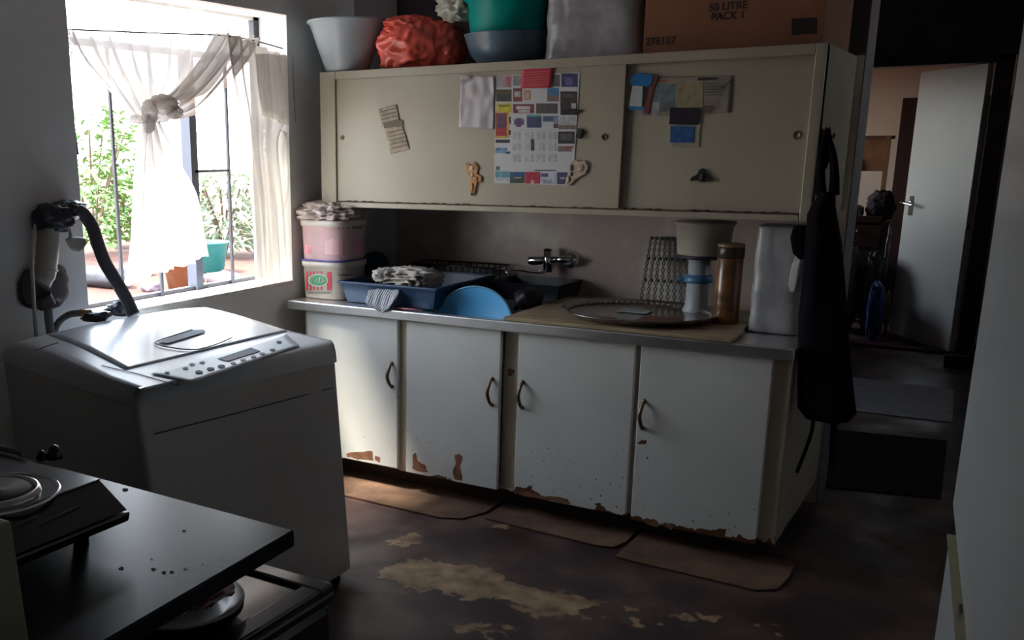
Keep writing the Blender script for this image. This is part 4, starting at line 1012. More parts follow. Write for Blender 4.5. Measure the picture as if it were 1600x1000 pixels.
# rounded skirt between the deck and the body
rim_d = [deck(i/30, 0) for i in range(30)]+[deck(1, i/30) for i in range(30)]+[deck(1-i/30, 1) for i in range(30)]+[deck(0, 1-i/30) for i in range(30)]
def edgeb(i):
    k, t_ = divmod(i, 30); t_ /= 30
    Pn = (A1, B1b, D1, C1); return Pn[k].lerp(Pn[(k+1) % 4], t_)
ctr = (F1+F2+B1+B2)/4
rings = []
for s in range(6):
    a = s/5*PI/2; row = []
    for i in range(120):
        d_, e_ = rim_d[i], edgeb(i)
        x = d_.x+(e_.x-d_.x)*math.sin(a); y = d_.y+(e_.y-d_.y)*math.sin(a); z = e_.z-.012+(d_.z-e_.z+.012)*math.cos(a)
        row.append(b.verts.new((x, y, z)))
    rings.append(row)
for s in range(5):
    for i in range(120):
        f = b.faces.new((rings[s][i], rings[s][(i+1) % 120], rings[s+1][(i+1) % 120], rings[s+1][i])); f.smooth = True
bmesh.ops.remove_doubles(b, verts=b.verts, dist=.0005); bmesh.ops.recalc_face_normals(b, faces=b.faces)
obj('top_cover', b, M('grey_top_cover', (.68, .72, .76), .38, var=.03), wm)
def deck_at(px, py, out=.002):
    z = WMZ
    for _ in range(6):
        p = at(px, py, 'z', z)
        ex, ey = (F2-F1), (B1-F1); det = ex.x*ey.y-ex.y*ey.x; dx, dy = p.x-F1.x, p.y-F1.y
        u = (dx*ey.y-dy*ey.x)/det; v = (ex.x*dy-ex.y*dx)/det
        u = min(1, max(0, u)); v = min(1, max(0, v)); z = deck(u, v).z+out
    return p
def deckpoly(name, pts, mat, out, n=4):
    b = bmn(); P = []
    for i in range(len(pts)):
        a, c = pts[i], pts[(i+1) % len(pts)]
        for k in range(n): P.append(deck_at(a[0]+(c[0]-a[0])*k/n, a[1]+(c[1]-a[1])*k/n, out))
    poly(b, P, 0, (0, 0, -.003)); return obj(name, b, mat, wm)
def deckgrid(name, u0, u1, v0, v1, mat, out, parent=None):
    b = bmn(); grid(b, lambda u, v: deck(u0+(u1-u0)*u, v0+(v1-v0)*v)+Vector((0, 0, out)), 24, 24)
    return obj(name, b, mat, parent or wm, solid=.003)
lid = deckgrid('lid', .10, .985, .285, .94, lidc, .0012)
b = bmn(); grid(b, lambda u, v: deck_at((236+64*u)*(1-v)+(446+22*u)*v, (584+13*u)*(1-v)+(521+20*u)*v, .003), 6, 20)
panel = obj('control_panel', b, M('pale_blue_panel', (.66, .74, .78), .5, var=.03), wm, solid=.002)
def deckshape(name, pts, mat, out, par=panel):
    b = bmn(); poly(b, [deck_at(x, y, out) for x, y in pts], 0, (0, 0, -.001)); return obj(name, b, mat, par)
deckshape('display', [(340, 560), (356, 564), (407, 548), (392, 543)], M('dark_display', (.035, .05, .11), .6, spec=.1), .0065)
for x, y, r in ((311, 581, 6), (329, 576, 6), (346, 572, 6), (261, 582, 3.6), (426, 546.5, 4.5), (436, 534, 4.2)):
    deckshape('button', [(x+r*math.cos(-a*PI/6)*1.0, y+r*.42*math.sin(-a*PI/6)) for a in range(12)], M('grey_button', (.15, .17, .19), .8, spec=.1), .0062)
for x, y in ((365, 567), (380, 562), (396, 557), (410, 552), (290, 575), (300, 569), (316, 566)):
    deckshape('button', [(x+4.5*math.cos(-a*PI/6), y+1.8*math.sin(-a*PI/6)) for a in range(12)], M('pale_button', (.38, .42, .44), .8, spec=.1), .0060)
deckshape('badge', [(216, 606), (224, 603), (228, 604), (220, 607)], M('bright_badge', (.8, .8, .8), .2), .003, wm)
b = bmn(); tube(b, [deck_at(x, y, .002) for x, y in ((159, 571), (185, 577), (215, 584), (250, 594), (280, 602))], .0013, 5); 
tube(b, [deck_at(x, y, .001) for x, y in ((55, 547), (70, 542), (92, 535))], .0016, 5)
obj('lid_seam', b, M('dark_seam', (.05, .05, .06), .6), wm)
# grip: the cup's shade put into a flat darker shape, with a blue-grey lip
b = bmn(); tube(b, [deck_at(x, y, .007) for x, y in ((300, 515), (272, 524), (245, 533), (244, 537), (262, 542), (292, 546), (312, 545), (340, 537), (363, 527))], .0022, 6, 50); obj('grip_lip', b, M('blue_grey_lip', (.13, .15, .19), .3), lid)
deckshape('grip_cup', [(298, 516), (272, 525), (247, 534), (262, 536), (286, 529), (322, 518), (318, 514)], M('shaded_grip', (.28, .30, .34), .6, spec=.2), .007, lid)
b = bmn()
def on_edge(a, c, t_, z): p = a.lerp(c, t_); return Vector((p.x, p.y, z))
ctx = (A0+B0+C0+D0)/4
def outw(p, k=.0012):
    d_ = (p-ctx); d_.z = 0; return p+d_.normalized()*k
def bodypt(a0, a1, c0, c1, t_, z):
    a = a0.lerp(a1, (z-.03)/(a1.z-.03)); c = c0.lerp(c1, (z-.03)/(c1.z-.03)); return a.lerp(c, t_)
tube(b, [outw(bodypt(A0, A1, B0, B1b, .06+.88*k/12, .715), .010) for k in range(13)], .0018, 5)
obj('body_seam', b, M('dark_seam', (.05, .05, .06), .6), wm)

# water fittings on the wall left of the window
bk = M('black_tape_plastic', (.02, .024, .04), .35, var=.3); wpv = M('yellowed_white_pipe', (.46, .43, .38), .4, var=.08); gp = M('grey_pipe', (.18, .175, .165), .6)
XP = XW+.05
def Q_(px, py, x=XP): return at(px, py, 'x', x)
sp_ = thing('waste_pipe', 'white vertical waste pipe with a black wrapped top on the wall left of the window', 'pipe', Q_(68, 470))
b = bmn(); tube(b, [Q_(77, 350), Q_(75, 385), Q_(71, 425), Q_(64, 446)], [.036, .036, .035, .030], 20, 20); obj('pipe', b, wpv, sp_)
b = bmn(); tube(b, [Q_(68.5, 420), Q_(73.5, 421)], .038, 20, smooth=False); b.free(); b = bmn()
tube(b, [Q_(73, 419), Q_(72.6, 422)], .0375, 20); obj('pipe_collar', b, wpv, sp_)
b = bmn(); blob(b, Q_(83, 341), (.05, .066, .046), .35, 2.2, 4, 7, fold=.5); blob(b, Q_(106, 328), (.045, .06, .03), .4, 2.2, 4, 9, fold=.5); blob(b, Q_(118, 322), (.03, .04, .012), .3, 2, 3, 2); obj('black_wrapping', b, bk, sp_, label='black plastic wrapped round the pipe mouth')
dkt = M('dark_brown_trap', (.075, .06, .065), .6, var=.3)
b = bmn(); blob(b, at(70, 448, 'x', XW+.012), (.022, .10, .075), .12, 2, 4, 3); obj('wall_plate', b, dkt, sp_, label='dark brown patch plate behind the pipe')
b = bmn(); tube(b, [Q_(66, 462), Q_(70, 470), Q_(74, 478)], .03, 14); tube(b, [Q_(78, 472), Q_(91, 473)], .015, 10); obj('trap_joint', b, dkt, sp_)
b = bmn(); tube(b, [Q_(75, 478), Q_(76, 495), Q_(79, 520), Q_(82, 545)], .0145, 12); obj('down_pipe', b, gp, sp_)
b = bmn(); tube(b, [Q_(70, 322, XW+.03), Q_(57, 345, XW+.03), Q_(50, 400, XW+.10), Q_(52, 460, XW+.10), Q_(57, 530, XW+.06), Q_(58, 560, XW+.02)], .0065, 8, 40); one('white_cable', b, wpv, 'thin pale cable hanging down in front of the white waste pipe', 'cable')
b = bmn(); tube(b, [Q_(110, 325, XP+.02), Q_(128, 332, XP+.03), Q_(143, 352, XP+.04), Q_(152, 378, XP+.05), Q_(164, 410, XP+.06), Q_(185, 445, XP+.08), Q_(200, 472, XP+.10), Q_(209, 492, XP+.12)], .0225, 14, 60)
hs = one('drain_hose', b, M('dark_grey_hose', (.075, .07, .085), .5, var=.1), 'thick dark grey drain hose arching from the wrapped pipe down behind the washing machine', 'hose')
b = bmn(); tube(b, [Q_(84, 540, XP), Q_(86, 515, XP), Q_(95, 500, XP+.02), Q_(110, 491, XP+.05), Q_(127, 489, XP+.08)], .0115, 10, 30); one('inlet_hose', b, gp, 'grey inlet hose bending onto the back corner of the washing machine', 'hose')
ft = thing('hose_fitting', 'brass and black hose fitting at the back of the washing machine lid', 'fitting', Q_(145, 505, XP+.1))
b = bmn(); tube(b, [Q_(124, 489, XP+.08), Q_(143, 489, XP+.1)], .013, 12); obj('brass_nut', b, M('brass_nut', (.45, .33, .15), .4, metal=.7), ft)
b = bmn(); blob(b, Q_(150, 494, XP+.10), (.04, .05, .018), .3, 2.4, 3, 3); obj('black_coupling', b, M('black_coupling', (.03, .028, .04), .4), ft)
b = bmn(); blob(b, Q_(188, 482, XP+.02), (.03, .05, .025), .5, 2.6, 3, 5); obj('spare_coupling', b, M('black_coupling', (.03, .028, .04), .4), ft)
pl = thing('plug', 'white three-pin plug hanging by its cord below the black wrapping', 'plug', Q_(115, 396))
b = bmn(); poly(b, [Q_(x, y, XP+.0) for x, y in ((100, 374), (106, 370), (117, 370), (126, 372), (127, 380), (122, 390), (115, 393), (108, 388))], 0, (.028, 0, 0)); obj('plug_body', b, wpv, pl, bevel=.004)
b = bmn(); tube(b, [Q_(106, 350, XP+.014), Q_(109, 360, XP+.014), Q_(111, 372, XP+.014)], .006, 8); obj('cord', b, wpv, pl)

# ------------------------------------------------------------------ foreground: black board, hot plate, stove
blk_top = M('scuffed_black_laminate', (.010, .013, .017), .27, var=.5, scale=5, spec=.08)
tbl = thing('work_table', 'black scuffed table top with a sharp corner jutting over the black stove', 'table', (.95, -2.7, 0))
TZ = .85
cA, cB = at(460, 828, 'z', TZ), at(185, 1000, 'z', TZ)
b = bmn()
ytop = cA.y
hexa(b, [(.30, -3.2, TZ-.028), (1.715, -3.2, TZ-.028), (cA.x, cA.y, TZ-.028), (.30, cA.y+.03, TZ-.028), (.30, -3.2, TZ), (1.715, -3.2, TZ), (cA.x, cA.y, TZ), (.30, cA.y+.03, TZ)], bevel=.003)
obj('table_top', b, blk_top, tbl)
b = bmn(); box(b, .32, .36, -3.15, -2.3, 0, TZ-.028); obj('side_panel', b, M('black_panel', (.015, .015, .017), .5), tbl)
b = bmn(); box(b, .36, 1.70, -3.18, -3.15, 0, TZ-.028); obj('side_panel', b, M('black_panel', (.015, .015, .017), .5), tbl)
b = bmn(); rr = random.Random(2)
for px, py, s in ((240, 889, 4), (256, 894, 4), (268, 893, 3), (237, 873, 2), (287, 829, 3), (190, 888, 5), (290, 889, 2.5), (298, 889, 1.5), (317, 881, 2), (175, 820, 4), (195, 765, 5)):
    P = [at(px+s*(1+.4*rr.uniform(-1, 1))*math.cos(-a*PI/5), py+s*.45*(1+.4*rr.uniform(-1, 1))*math.sin(-a*PI/5), 'z', TZ+.0008) for a in range(10)]
    poly(b, P)
obj('scuff_mark', b, M('black_scuff', (.006, .006, .006), .9), tbl)
# hot plate
HZ = .95
hp = thing('hot_plate', 'black two-ring electric hot plate with a steel top standing on the black table', 'hot plate', (1.25, -2.6, TZ))
hA = at(157, 748, 'z', HZ)
hx1, hy1 = hA.x, hA.y; hx0, hy0 = .85, -2.735
hs_ = M('worn_steel_hob', (.13, .13, .145), .22, metal=.5, var=.15, scale=12)
b = bmn()
hexa(b, [(hx0-.02, hy0, .895), (hx1+.062, hy0, .895), (hx1+.062, hy1-.004, .895), (hx0-.02, hy1+.01, .895), (hx0-.02, hy0, .915), (hx1+.065, hy0, .91), (hx1+.065, hy1-.002, .91), (hx0-.02, hy1+.01, .915)], bevel=.003)
hexa(b, [(hx0, hy0, .912), (hx1+.060, hy0, .912), (hx1+.060, hy1-.003, .912), (hx0, hy1+.005, .912), (hx0, hy0, HZ-.003), (hx1, hy0, HZ-.003), (hx1, hy1, HZ-.003), (hx0, hy1, HZ-.003)], bevel=.002)
obj('housing', b, M('black_enamel', (.012, .012, .015), .25), hp)
b = bmn(); box(b, hx0, hx1, hy0, hy1, HZ-.003, HZ, bevel=.001); obj('hob_top', b, hs_, hp)
b = bmn(); rc_ = at(-12, 772, 'z', HZ); lathe(b, [(.092, .0), (.096, .003), (.098, 0)], (rc_.x, rc_.y, HZ), 60); lathe(b, [(.058, 0), (.062, .008), (.067, .008), (.070, 0)], (rc_.x, rc_.y, HZ), 48); obj('ring_trim', b, M('bright_trim_ring', (.6, .6, .62), .2, metal=.9), hp)
b = bmn(); lathe(b, [(0, .006), (.015, .006), (.018, .004), (.053, .008), (.058, .004), (.058, 0)], (rc_.x, rc_.y, HZ), 48); obj('heating_disc', b, M('cast_iron', (.03, .028, .028), .7), hp)
b = bmn(); tube(b, [(hx0+.01, hy1+.006, HZ+.006), (hx1-.19, hy1+.006, HZ+.006)], .005, 8); obj('back_lip', b, hs_, hp)
for y in (hy1-.03, hy0+.03):
    for x in (hx1-.02, hx0+.05): b = bmn(); lathe(b, [(0, 0), (.012, 0), (.012, .045), (0, .045)], (x, y, TZ), 12); obj('foot', b, M('black_rubber', (.02, .02, .02), .8), hp)
for a0, a1 in (((65, 817), (124, 790)),):
    b = bmn()
    def pan(px, py):
        d = RT*((px-PCX)/FPX) - UP*((py-PCY)/FPX) + FW
        n_ = Vector((.037, 0, .06)).normalized(); q0 = Vector((hx1+.001, 0, HZ)); s = (q0-CAM).dot(n_)/d.dot(n_); return CAM+d*s+n_*.0012
    tube(b, [pan(*a0), pan(*a1)], .0009, 5); tube(b, [pan(22, 822), pan(58, 806)], .0009, 5)
    obj('panel_line', b, M('faint_panel_line', (.16, .16, .17), .4), hp)
for i, (px, py, s) in enumerate(((92, 714, .016), (72, 716, .011))):
    b = bmn(); p = at(px, py, 'z', TZ); lathe(b, [(0, 0), (s, 0), (s*1.05, s*.5), (s*.6, s*1.4), (s*.3, s*1.7), (0, s*1.75)], (p.x, p.y-.01, TZ), 20)
    one('black_stopper', b, M('glossy_black_knob', (.015, .015, .018), .15), ['larger loose black stopper on the back edge of the black table', 'smaller loose black stopper beside the larger one, nearer the hot plate'][i], 'stopper')
# cream tin at the left edge
k0 = at(22, 812, 'z', 1.0); k1_ = at(47, 1000, 'z', TZ+.002)
b = bmn(); hexa(b, [(1.2, -3.05, TZ), (k1_.x, -3.05, TZ), (k1_.x, min(k1_.y, -2.745), TZ), (1.2, -2.745, TZ), (1.2, -3.05, 1.0), (k0.x, -3.05, 1.0), (k0.x, -2.745, 1.0), (1.2, -2.745, 1.0)], bevel=.004)
one('bread_bin', b, M('dull_cream_enamel', (.30, .28, .19), .5, var=.08), 'dull cream bin on the black table at the lower left edge of the photo', 'bin')
# stove under the board
SZ = .72
st = thing('stove', 'black enamelled stove standing partly under the black table', 'stove', (1.3, -2.6, 0))
be = M('glossy_black_enamel', (.012, .011, .014), .12, var=.2, coat=.5)
sx1, sy1 = 1.665, -2.185; sx0, sy0 = .95, -2.95
b = bmn(); box(b, sx0, sx1, sy0, sy1, .04, SZ-.03, bevel=.02, seg=4); obj('oven_body', b, be, st)
b = bmn()
box(b, sx0-.005, sx1+.005, sy0, sy1+.005, SZ-.035, SZ-.008, bevel=.010, seg=3)
for (x0, x1, y0, y1) in ((sx0, sx1, sy1-.035, sy1), (sx1-.04, sx1, sy0, sy1-.035), (sx0, sx0+.04, sy0, sy1-.035)): box(b, x0, x1, y0, y1, SZ-.012, SZ, bevel=.004)
obj('hob', b, be, st)
b = bmn(); lathe(b, [(0, .012), (.07, .012), (.078, .008), (.08, 0)], (1.51, -2.36, SZ-.008), 40); obj('heating_disc', b, M('cast_iron', (.03, .028, .028), .7), st)
for x in (sx0+.05, sx1-.05):
    for y in (sy0+.05, sy1-.05): b = bmn(); lathe(b, [(0, 0), (.02, 0), (.02, .045), (0, .045)], (x, y, 0), 12); obj('foot', b, M('black_rubber', (.02, .02, .02), .8), st)
pc = at(330, 938, 'z', SZ+.02)
b = bmn(); lathe(b, [(0, 0), (.075, 0), (.098, .016), (.104, .018), (.102, .021), (.076, .006), (0, .005)], (pc.x-.04, pc.y-.03, SZ+.006), 48)
one('dinner_plate', b, M('white_china', (.45, .45, .46), .25, var=.03), 'white plate on the stove, half hidden under the table edge', 'plate')
b = bmn(); blob(b, (pc.x-.045, pc.y-.015, SZ+.035), (.072, .06, .014), .35, 2.3, 4, 3, floor=SZ+.013)
one('check_dish_cloth', b, striped('red_white_check', (.30, .04, .03), (.50, .46, .44), 22, 'X'), 'red and white checked cloth lying on the white plate on the stove', 'cloth')

# ------------------------------------------------------------------ refrigerator
fr = thing('refrigerator', 'tall grey two-door refrigerator at the right edge of the photo', 'refrigerator', (2.8, -1.9, 0))
fE = at(1487, 797, 'z', .75); fN = at(1507, 1000, 'z', .75)
fd = (fE-fN).normalized(); fn_ = Vector((-fd.y, fd.x, 0))     # out of the door, towards the room
def fbox(b, s0, s1, o0, o1, z0, z1, bev=.006, seg=3):
    P = []
    for z in (z0, z1):
        for s, o in ((s0, o0), (s1, o0), (s1, o1), (s0, o1)): p = fE-fd*s+fn_*o; P.append(Vector((p.x, p.y, z)))
    hexa(b, P, 0, bev, seg)
fg = M('silver_grey_fridge', (.50, .53, .55), .32, var=.05, scale=3, coat=.3)
b = bmn(); fbox(b, .01, 1.15, -.62, -.062, .06, 1.85); obj('cabinet_body', b, fg, fr)
b = bmn(); fbox(b, 0, 1.17, -.056, 0, .757, 1.84, .008, 4); u_ = obj('upper_door', b, fg, fr)
b = bmn(); fbox(b, .004, 1.16, -.058, -.004, .746, .756, .001); obj('door_gasket', b, M('yellowed_gasket', (.34, .33, .22), .6), fr, label='yellowed rubber door gasket')
q1, q2 = at(1481, 835, 'z', .74), at(1452, 985, 'z', .55)
b = bmn(); fbox(b, .13, 1.16, -.056, .006, .10, .745, .006, 3); obj('lower_door', b, fg, fr)
b = bmn(); fbox(b, .135, 1.15, -.05, .011, .7455, .7470, 0); obj('door_top_edge', b, M('yellowed_gasket', (.34, .33, .22), .6), fr)
b = bmn(); p = at(1503, 952, 'x', fE.x+.045)
def onface(px, py):
    d = RT*((px-PCX)/FPX) - UP*((py-PCY)/FPX) + FW; s = (fE-CAM).dot(fn_)/d.dot(fn_); return CAM+d*s+fn_*.001
poly(b, [onface(x, y) for x, y in ((1502, 945), (1505, 944), (1505.5, 958), (1503, 960))], 0, tuple(fn_*.003)); obj('badge', b, M('dark_badge', (.02, .02, .02), .4), u_)
b = bmn()
hq = [at(x, y, 'y', -1.22) for x, y in ((1590, 262), (1602, 244), (1604, 330), (1590, 338), (1578, 352), (1567, 368), (1566, 360), (1577, 344))]
poly(b, hq, 0, (0, .004, 0))
one('hanging_paper', b, M('pale_paper_sheet', (.40, .41, .40), .6), 'pale paper sticking out from the far edge of the refrigerator', 'paper')

# ------------------------------------------------------------------ floor mats
hess = mottled('brown_carpet_offcut', (.075, .04, .024), (.19, .105, .058), 6, .95, .5)
def mat_(pts, label):
    b = bmn(); poly(b, [(x, y, .0015) for x, y in pts], 0, (0, 0, .007))
    one('floor_mat', b, hess, label, 'mat', 'brown mats laid along the sink cabinet', bevel=.002)
mat_([(.10, -.19), (.78, -.20), (.86, -.16), (.905, -.05), (.905, .095), (.10, .095)], 'leftmost brown carpet offcut on the floor, under the leftmost two cabinet doors')
mat_([(.93, -.11), (1.40, -.135), (1.46, -.12), (1.485, -.04), (1.48, .095), (.925, .095)], 'middle brown carpet offcut on the floor in front of the third cabinet door')
mat_([(1.495, -.20), (1.98, -.215), (2.04, -.17), (2.055, -.05), (2.05, .095), (1.50, .095)], 'rightmost brown carpet offcut on the floor in front of the rightmost door')
b = bmn()
pq = [at(x, y, 'z', 0) for x, y in ((1310, 588), (1490, 611), (1488, 660), (1322, 641))]
poly(b, [Vector((p.x, p.y, .001)) for p in pq], 0, (0, 0, .006))
one('door_mat', b, M('pale_blue_grey_mat', (.74, .75, .84), .9, var=.15, scale=12), 'pale grey mat on the dark passage floor before the far doorway', 'mat')
b = bmn()
pq = [at(x, y, 'z', 0) for x, y in ((1300, 672), (1480, 690), (1470, 780), (1280, 760))]
poly(b, [Vector((p.x, p.y, .001)) for p in pq], 0, (0, 0, .005))
one('dark_rug', b, M('black_rug', (.012, .009, .012), .95, var=.3), 'near-black rug on the passage floor, in front of the pale grey mat', 'rug')

# ------------------------------------------------------------------ apron and right end
ap_y = .06
hk = at(1286, 205, 'y', .12)
b = bmn(); tube(b, [(1.973, .19, 1.47), (2.0, .185, 1.47), (2.012, .18, 1.462), (2.014, .18, 1.475)], .004, 6); tube(b, [(1.973, .19, 1.45), (1.976, .19, 1.49)], .007, 8)
one('coat_hook', b, brass, 'small metal hook on the right side of the wall cabinet above the apron', 'hook')
blackc = M('black_cloth', (.007, .005, .008), 1, var=.3, spec=.08)
def garment(b, rows, y0, depth, seed=0, seg=28):
    rings = []
    for (py, xl, xr) in rows:
        a, c = at(xl, py, 'y', y0), at(xr, py, 'y', y0); m_ = (a+c)/2; hw = (c.x-a.x)/2; row = []
        for k in range(seg):
            t = 2*PI*k/seg; w_ = 1+.10*math.sin(5*t+seed+py*.01)+.05*noise.noise(Vector((math.cos(t)*2, math.sin(t)*2, py*.02+seed)))
            row.append(b.verts.new((m_.x+hw*math.cos(t)*min(w_, 1.03), m_.y+min(depth, hw*.9)*math.sin(t)*w_, m_.z)))
        rings.append(row)
    for r0, r1 in zip(rings, rings[1:]):
        for k in range(seg):
            f = b.faces.new((r0[k], r0[(k+1) % seg], r1[(k+1) % seg], r1[k])); f.smooth = True
    b.faces.new(rings[0]); b.faces.new(rings[-1][::-1]); bmesh.ops.recalc_face_normals(b, faces=b.faces)
ap = thing('apron', 'long black apron hanging by its straps from the right side of the wall cabinet', 'apron', at(1290, 650, 'y', .10))
b = bmn(); garment(b, [(300, 1282, 1306), (322, 1268, 1306), (335, 1262, 1308), (380, 1258, 1316), (440, 1254, 1320), (500, 1248, 1324), (560, 1245, 1329), (610, 1243, 1334), (640, 1244, 1338), (655, 1258, 1325)], .06, .05, 1); obj('skirt', b, blackc, ap)
for xs in (((1291, 208), (1285, 235), (1282, 270), (1283, 305)), ((1292, 208), (1301, 240), (1304, 275), (1303, 305))):
    b = bmn(); tube(b, [at(x, y, 'y', .10) for x, y in xs], lambda t: .009+.008*t, 10, 20); obj('strap', b, blackc, ap)
b = bmn(); blob(b, at(1290, 232, 'y', .11), (.016, .016, .06), .3, 2, 3, 5); obj('gathered_loop', b, blackc, ap)
b = bmn(); garment(b, [(352, 1240, 1262), (372, 1234, 1264), (396, 1238, 1264), (405, 1248, 1262)], .09, .03, 3)
one('black_bundle', b, blackc, 'black bundle bulging out left of the hanging apron, above the worktop end', 'bundle')
b = bmn(); garment(b, [(396, 1244, 1260), (420, 1236, 1258), (445, 1232, 1254), (456, 1234, 1248)], .16, .03, 4)
one('white_cloth', b, M('pale_hanging_cloth', (.42, .38, .40), .8, var=.2), 'pale cloth showing between the wrapped pack and the black apron', 'cloth')
for pts, w_ in ((((1272, 648), (1268, 675), (1258, 705), (1245, 738)), .006), (((1304, 648), (1302, 675), (1301, 700), (1300, 727)), .010)):
    b = bmn(); tube(b, [at(x, y, 'y', .06) for x, y in pts], w_, 8, 16); obj('tie', b, blackc, ap)

# ------------------------------------------------------------------ far doorway, open door
maroon = M('dark_maroon_door_frame', (.035, .010, .014), .35, var=.2)
def fbx(b, x0, x1, z0, z1): box(b, x0, x1, DY-.025, DY+.14, z0, z1, bevel=.004)
b = bmn(); fbx(b, 2.284-.012, 2.375, 0, 2.0); fbx(b, 1.33, 1.42, 0, 2.0); fbx(b, 1.33, 2.375, 1.95, 2.02); box(b, 1.33, 2.375, DY-.02, DY+.14, 0, .02)
struct('door_1', b, maroon)
h0, h1 = Vector((2.262, 4.53, 0)), at(1396, 519, 'z', .01); h1 = Vector((h1.x, h1.y, 0))
dd = (h1-h0).normalized(); dn = Vector((-dd.y, dd.x, 0)); Ld = (h1-h0).length
def dbox(b, s0, s1, o0, o1, z0, z1, bev=.002):
    P = []
    for z in (z0, z1):
        for s, o in ((s0, o0), (s1, o0), (s1, o1), (s0, o1)): p = h0+dd*s+dn*o; P.append(Vector((p.x, p.y, z)))
    hexa(b, P, 0, bev)
od = thing('door_leaf', 'white painted door standing open into the far room, with a steel lever handle', 'door', (h0.x, h0.y, .01))
b = bmn(); dbox(b, 0, Ld, 0, .038, .012, 1.945); obj('panel', b, M('off_white_door_paint', (.60, .60, .56), .42, var=.05, scale=2), od)
def ondoor(px, py, out=.0):
    d = RT*((px-PCX)/FPX) - UP*((py-PCY)/FPX) + FW; q = h0+dn*.038; s = (q-CAM).dot(dn)/d.dot(dn); return CAM+d*s+dn*out
if (CAM-h0).dot(dn) < 0:
    def ondoor(px, py, out=.0):
        d = RT*((px-PCX)/FPX) - UP*((py-PCY)/FPX) + FW; s = (h0-CAM).dot(dn)/d.dot(dn); return CAM+d*s-dn*out
b = bmn(); p0, p1 = ondoor(1425.5, 306, .004), ondoor(1422, 336, .004)
hexa(b, [p1-dd*.02-dn*.004, p1+dd*.02-dn*.004, p1+dd*.02+dn*.004, p1-dd*.02+dn*.004, p0-dd*.02-dn*.004, p0+dd*.02-dn*.004, p0+dd*.02+dn*.004, p0-dd*.02+dn*.004]); obj('lock_plate', b, chrome, od)
b = bmn(); tube(b, [ondoor(1424, 317, .0), ondoor(1424, 317, .05)], .010, 8); tube(b, [ondoor(1417, 316, .05), ondoor(1426, 318, .052), ondoor(1436, 321, .045)], .010, 8); obj('lever', b, chrome, od)
b = bmn(); blob(b, ondoor(1513, 355, .004), (.01, .01, .02), .1, 1, 2, 1); obj('key_hole_cover', b, M('dark_badge', (.02, .02, .02), .4), od)

# ------------------------------------------------------------------ things in the far room
def pbox(px0, px1, py0, py1, Y):
    a, c = at(px0, py1, 'y', Y), at(px1, py0, 'y', Y); return a, c
def pblob(name, px0, px1, py0, py1, Y, dep, mt, label, cat, amp=.3, fold=.5, seed=1, ground=True, sq=2.6):
    a, c = pbox(px0, px1, py0, py1, Y); z0 = 0 if ground else a.z
    b = bmn(); blob(b, ((a.x+c.x)/2, Y, (z0+c.z)/2), ((c.x-a.x)/2*.9, dep, (c.z-z0)/2*.95), amp, 2.1, 4, seed, floor=z0 if ground else None, fold=fold, sq=sq)
    return one(name, b, mt, label, cat)
dw = M('dark_wardrobe_wood', (.05, .02, .015), .5, var=.3)
a, c = at(1411, 152, 'y', 6.3), at(1445, 152, 'y', 6.3)
wd = thing('wardrobe', 'tall dark brown wardrobe just left of the open white door', 'wardrobe', (a.x+.45, 6.55, 0))
b = bmn(); box(b, a.x, a.x+.9, 6.3, 6.85, .05, c.z, bevel=.004); obj('case', b, dw, wd)
b = bmn(); box(b, a.x+.03, a.x+.43, 6.285, 6.299, .12, c.z-.05); box(b, a.x+.45, a.x+.87, 6.285, 6.299, .12, c.z-.05); obj('door', b, dw, wd)
for x in (a.x+.03, a.x+.85):
    for y in (6.33, 6.8): b = bmn(); box(b, x, x+.03, y, y+.03, 0, .05); obj('foot', b, dw, wd)
ow = M('orange_wood', (.22, .10, .04), .5, var=.2)
a, c = pbox(1334, 1363, 212, 330, 6.4)
ch = thing('wooden_chair', 'orange-brown wooden chair in the far room with only its back showing', 'chair', ((a.x+c.x)/2, 6.4, 0))
cxm = (a.x+c.x)/2; hwc = .19
b = bmn(); box(b, cxm-hwc, cxm+hwc, 6.39, 6.41, c.z-.30, c.z-.03, bevel=.004); obj('back_panel', b, ow, ch)
b = bmn(); box(b, cxm-hwc-.03, cxm+hwc+.03, 6.385, 6.415, c.z-.03, c.z, bevel=.004); obj('top_rail', b, M('dark_orange_rail', (.12, .05, .025), .5), ch)
b = bmn(); box(b, cxm-hwc, cxm+hwc, 6, 6.4, .44, .47, bevel=.004); obj('seat', b, ow, ch)
for x in (cxm-hwc, cxm+hwc-.035):
    b = bmn(); box(b, x, x+.035, 6.375, 6.41, 0, c.z); obj('leg', b, ow, ch)
    b = bmn(); box(b, x, x+.035, 6, 6.035, 0, .44); obj('leg', b, ow, ch)
a, c = pbox(1300, 1412, 340, 400, 5.7)
tb2 = thing('dresser', 'low dark dresser under the heap of things in the far room', 'dresser', ((a.x+c.x)/2, 5.75, 0))
zt = c.z-.04; xr_ = c.x-.12
b = bmn(); box(b, a.x-.2, xr_, 5.60, 5.85, .03, zt-.02); obj('case', b, dw, tb2)
b = bmn(); box(b, a.x-.21, xr_+.01, 5.585, 5.86, zt-.02, zt); obj('top', b, dw, tb2)
for z in (.06, .34, .62):
    b = bmn(); box(b, a.x-.18, xr_-.02, 5.585, 5.60, z, z+.25, bevel=.003); d_ = obj('drawer', b, dw, tb2)
    b = bmn(); lathe(b, [(0, .02), (.012, .018), (.008, 0)], ((a.x+xr_)/2, 5.585, z+.125), 12, mat=Matrix.Rotation(PI/2, 4, 'X')); obj('knob', b, brass, d_)
zt2 = c.z-.04
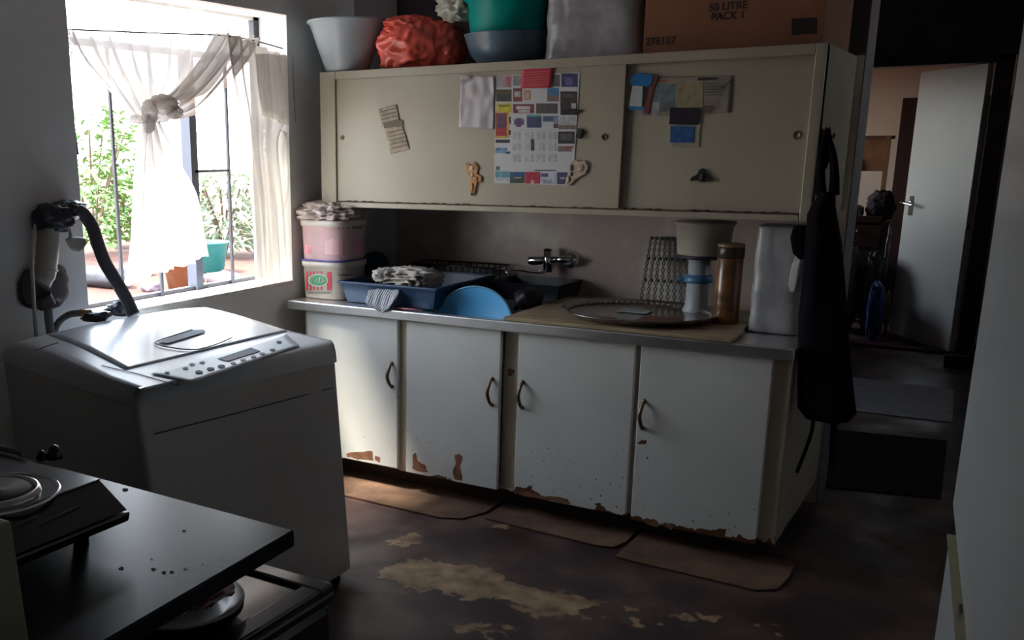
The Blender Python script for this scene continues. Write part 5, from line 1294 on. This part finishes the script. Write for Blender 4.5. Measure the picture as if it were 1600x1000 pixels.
def onT(px0, px1, py0, name, mt, label, cat, seed, dep=.09):
    a, c = pbox(px0, px1, py0, 345, 5.71); b = bmn(); blob(b, ((a.x+c.x)/2, 5.71, (zt2+c.z)/2), ((c.x-a.x)/2, dep, max(.02, (c.z-zt2)/2)), .35, 2.2, 4, seed, floor=zt2, fold=.5); one(name, b, mt, label, cat)
onT(1352, 1400, 298, 'clothes_heap', M('dark_clothes', (.03, .018, .02), .9, var=.5), 'dark heap of clothes on the dresser beside the open door', 'clothes', 4)
onT(1316, 1350, 318, 'crumpled_paper', M('pale_crumpled', (.38, .37, .36), .6, var=.3), 'small pale crumpled thing at the left end of the dark dresser', 'paper', 8)
pblob('white_shirt', 1318, 1345, 245, 332, 6.37, .03, M('greyish_shirt_cloth', (.22, .19, .18), .8, var=.3), 'greyish cloth hanging over the back of the wooden chair behind the dresser', 'clothes', seed=3, ground=False)
pblob('beige_sack', 1300, 1352, 385, 500, 5.15, .17, M('beige_sack_cloth', (.10, .085, .07), .8, var=.2), 'dull beige sack on the far room floor beside the apron edge', 'sack', seed=5)
pblob('black_sack', 1338, 1390, 392, 500, 5.1, .13, M('black_sack_plastic', (.02, .02, .025), .5), 'black sack in the middle of the doorway, above the blue bag', 'sack', seed=6)
pblob('clear_bag', 1376, 1396, 350, 450, 5.28, .06, M('clear_bag_plastic', (.20, .20, .22), .25, var=.4, scale=10), 'shiny clear plastic bag against the edge of the open door', 'bag', seed=7, ground=False, fold=.8)
pblob('blue_bag', 1350, 1388, 440, 515, 4.80, .09, M('royal_blue_bag', (.03, .05, .22), .35, var=.3, scale=10), 'bright blue bag on the floor left of the foot of the open door', 'bag', seed=8, fold=.7)
pblob('orange_packet', 1381, 1394, 455, 500, 4.9, .03, M('orange_packet_print', (.16, .07, .02), .5), 'small orange packet between the blue bag and the open door', 'packet', seed=9)

dkw = M('dark_broom_wood', (.018, .013, .014), .6)
# leaning broom by the right wall of the passage
br = thing('broom', 'dark broom leaning in the corner right of the far doorway', 'broom', at(1506, 600, 'z', 0))
b0, b1 = at(1508, 585, 'y', 4.05), at(1546, 504, 'y', 4.15); b0.z = max(b0.z, .06)
b = bmn(); tube(b, [b0, b1+(b1-b0)*.5], .014, 8); obj('handle', b, dkw, br)
b = bmn(); box(b, b0.x-.13, b0.x+.10, b0.y-.03, b0.y+.03, 0, b0.z+.02, bevel=.01); obj('head', b, dkw, br)
b = bmn()
q = [(1556, 250), (1566, 300)]
garment(b, [(392, 1556, 1578), (430, 1552, 1580), (470, 1550, 1578), (496, 1554, 1574)], 4.455, .042, 7)
one('hanging_coat', b, M('grey_coat_cloth', (.10, .10, .105), .9, var=.2), 'grey garment hanging on the dim wall right of the far doorway', 'coat')
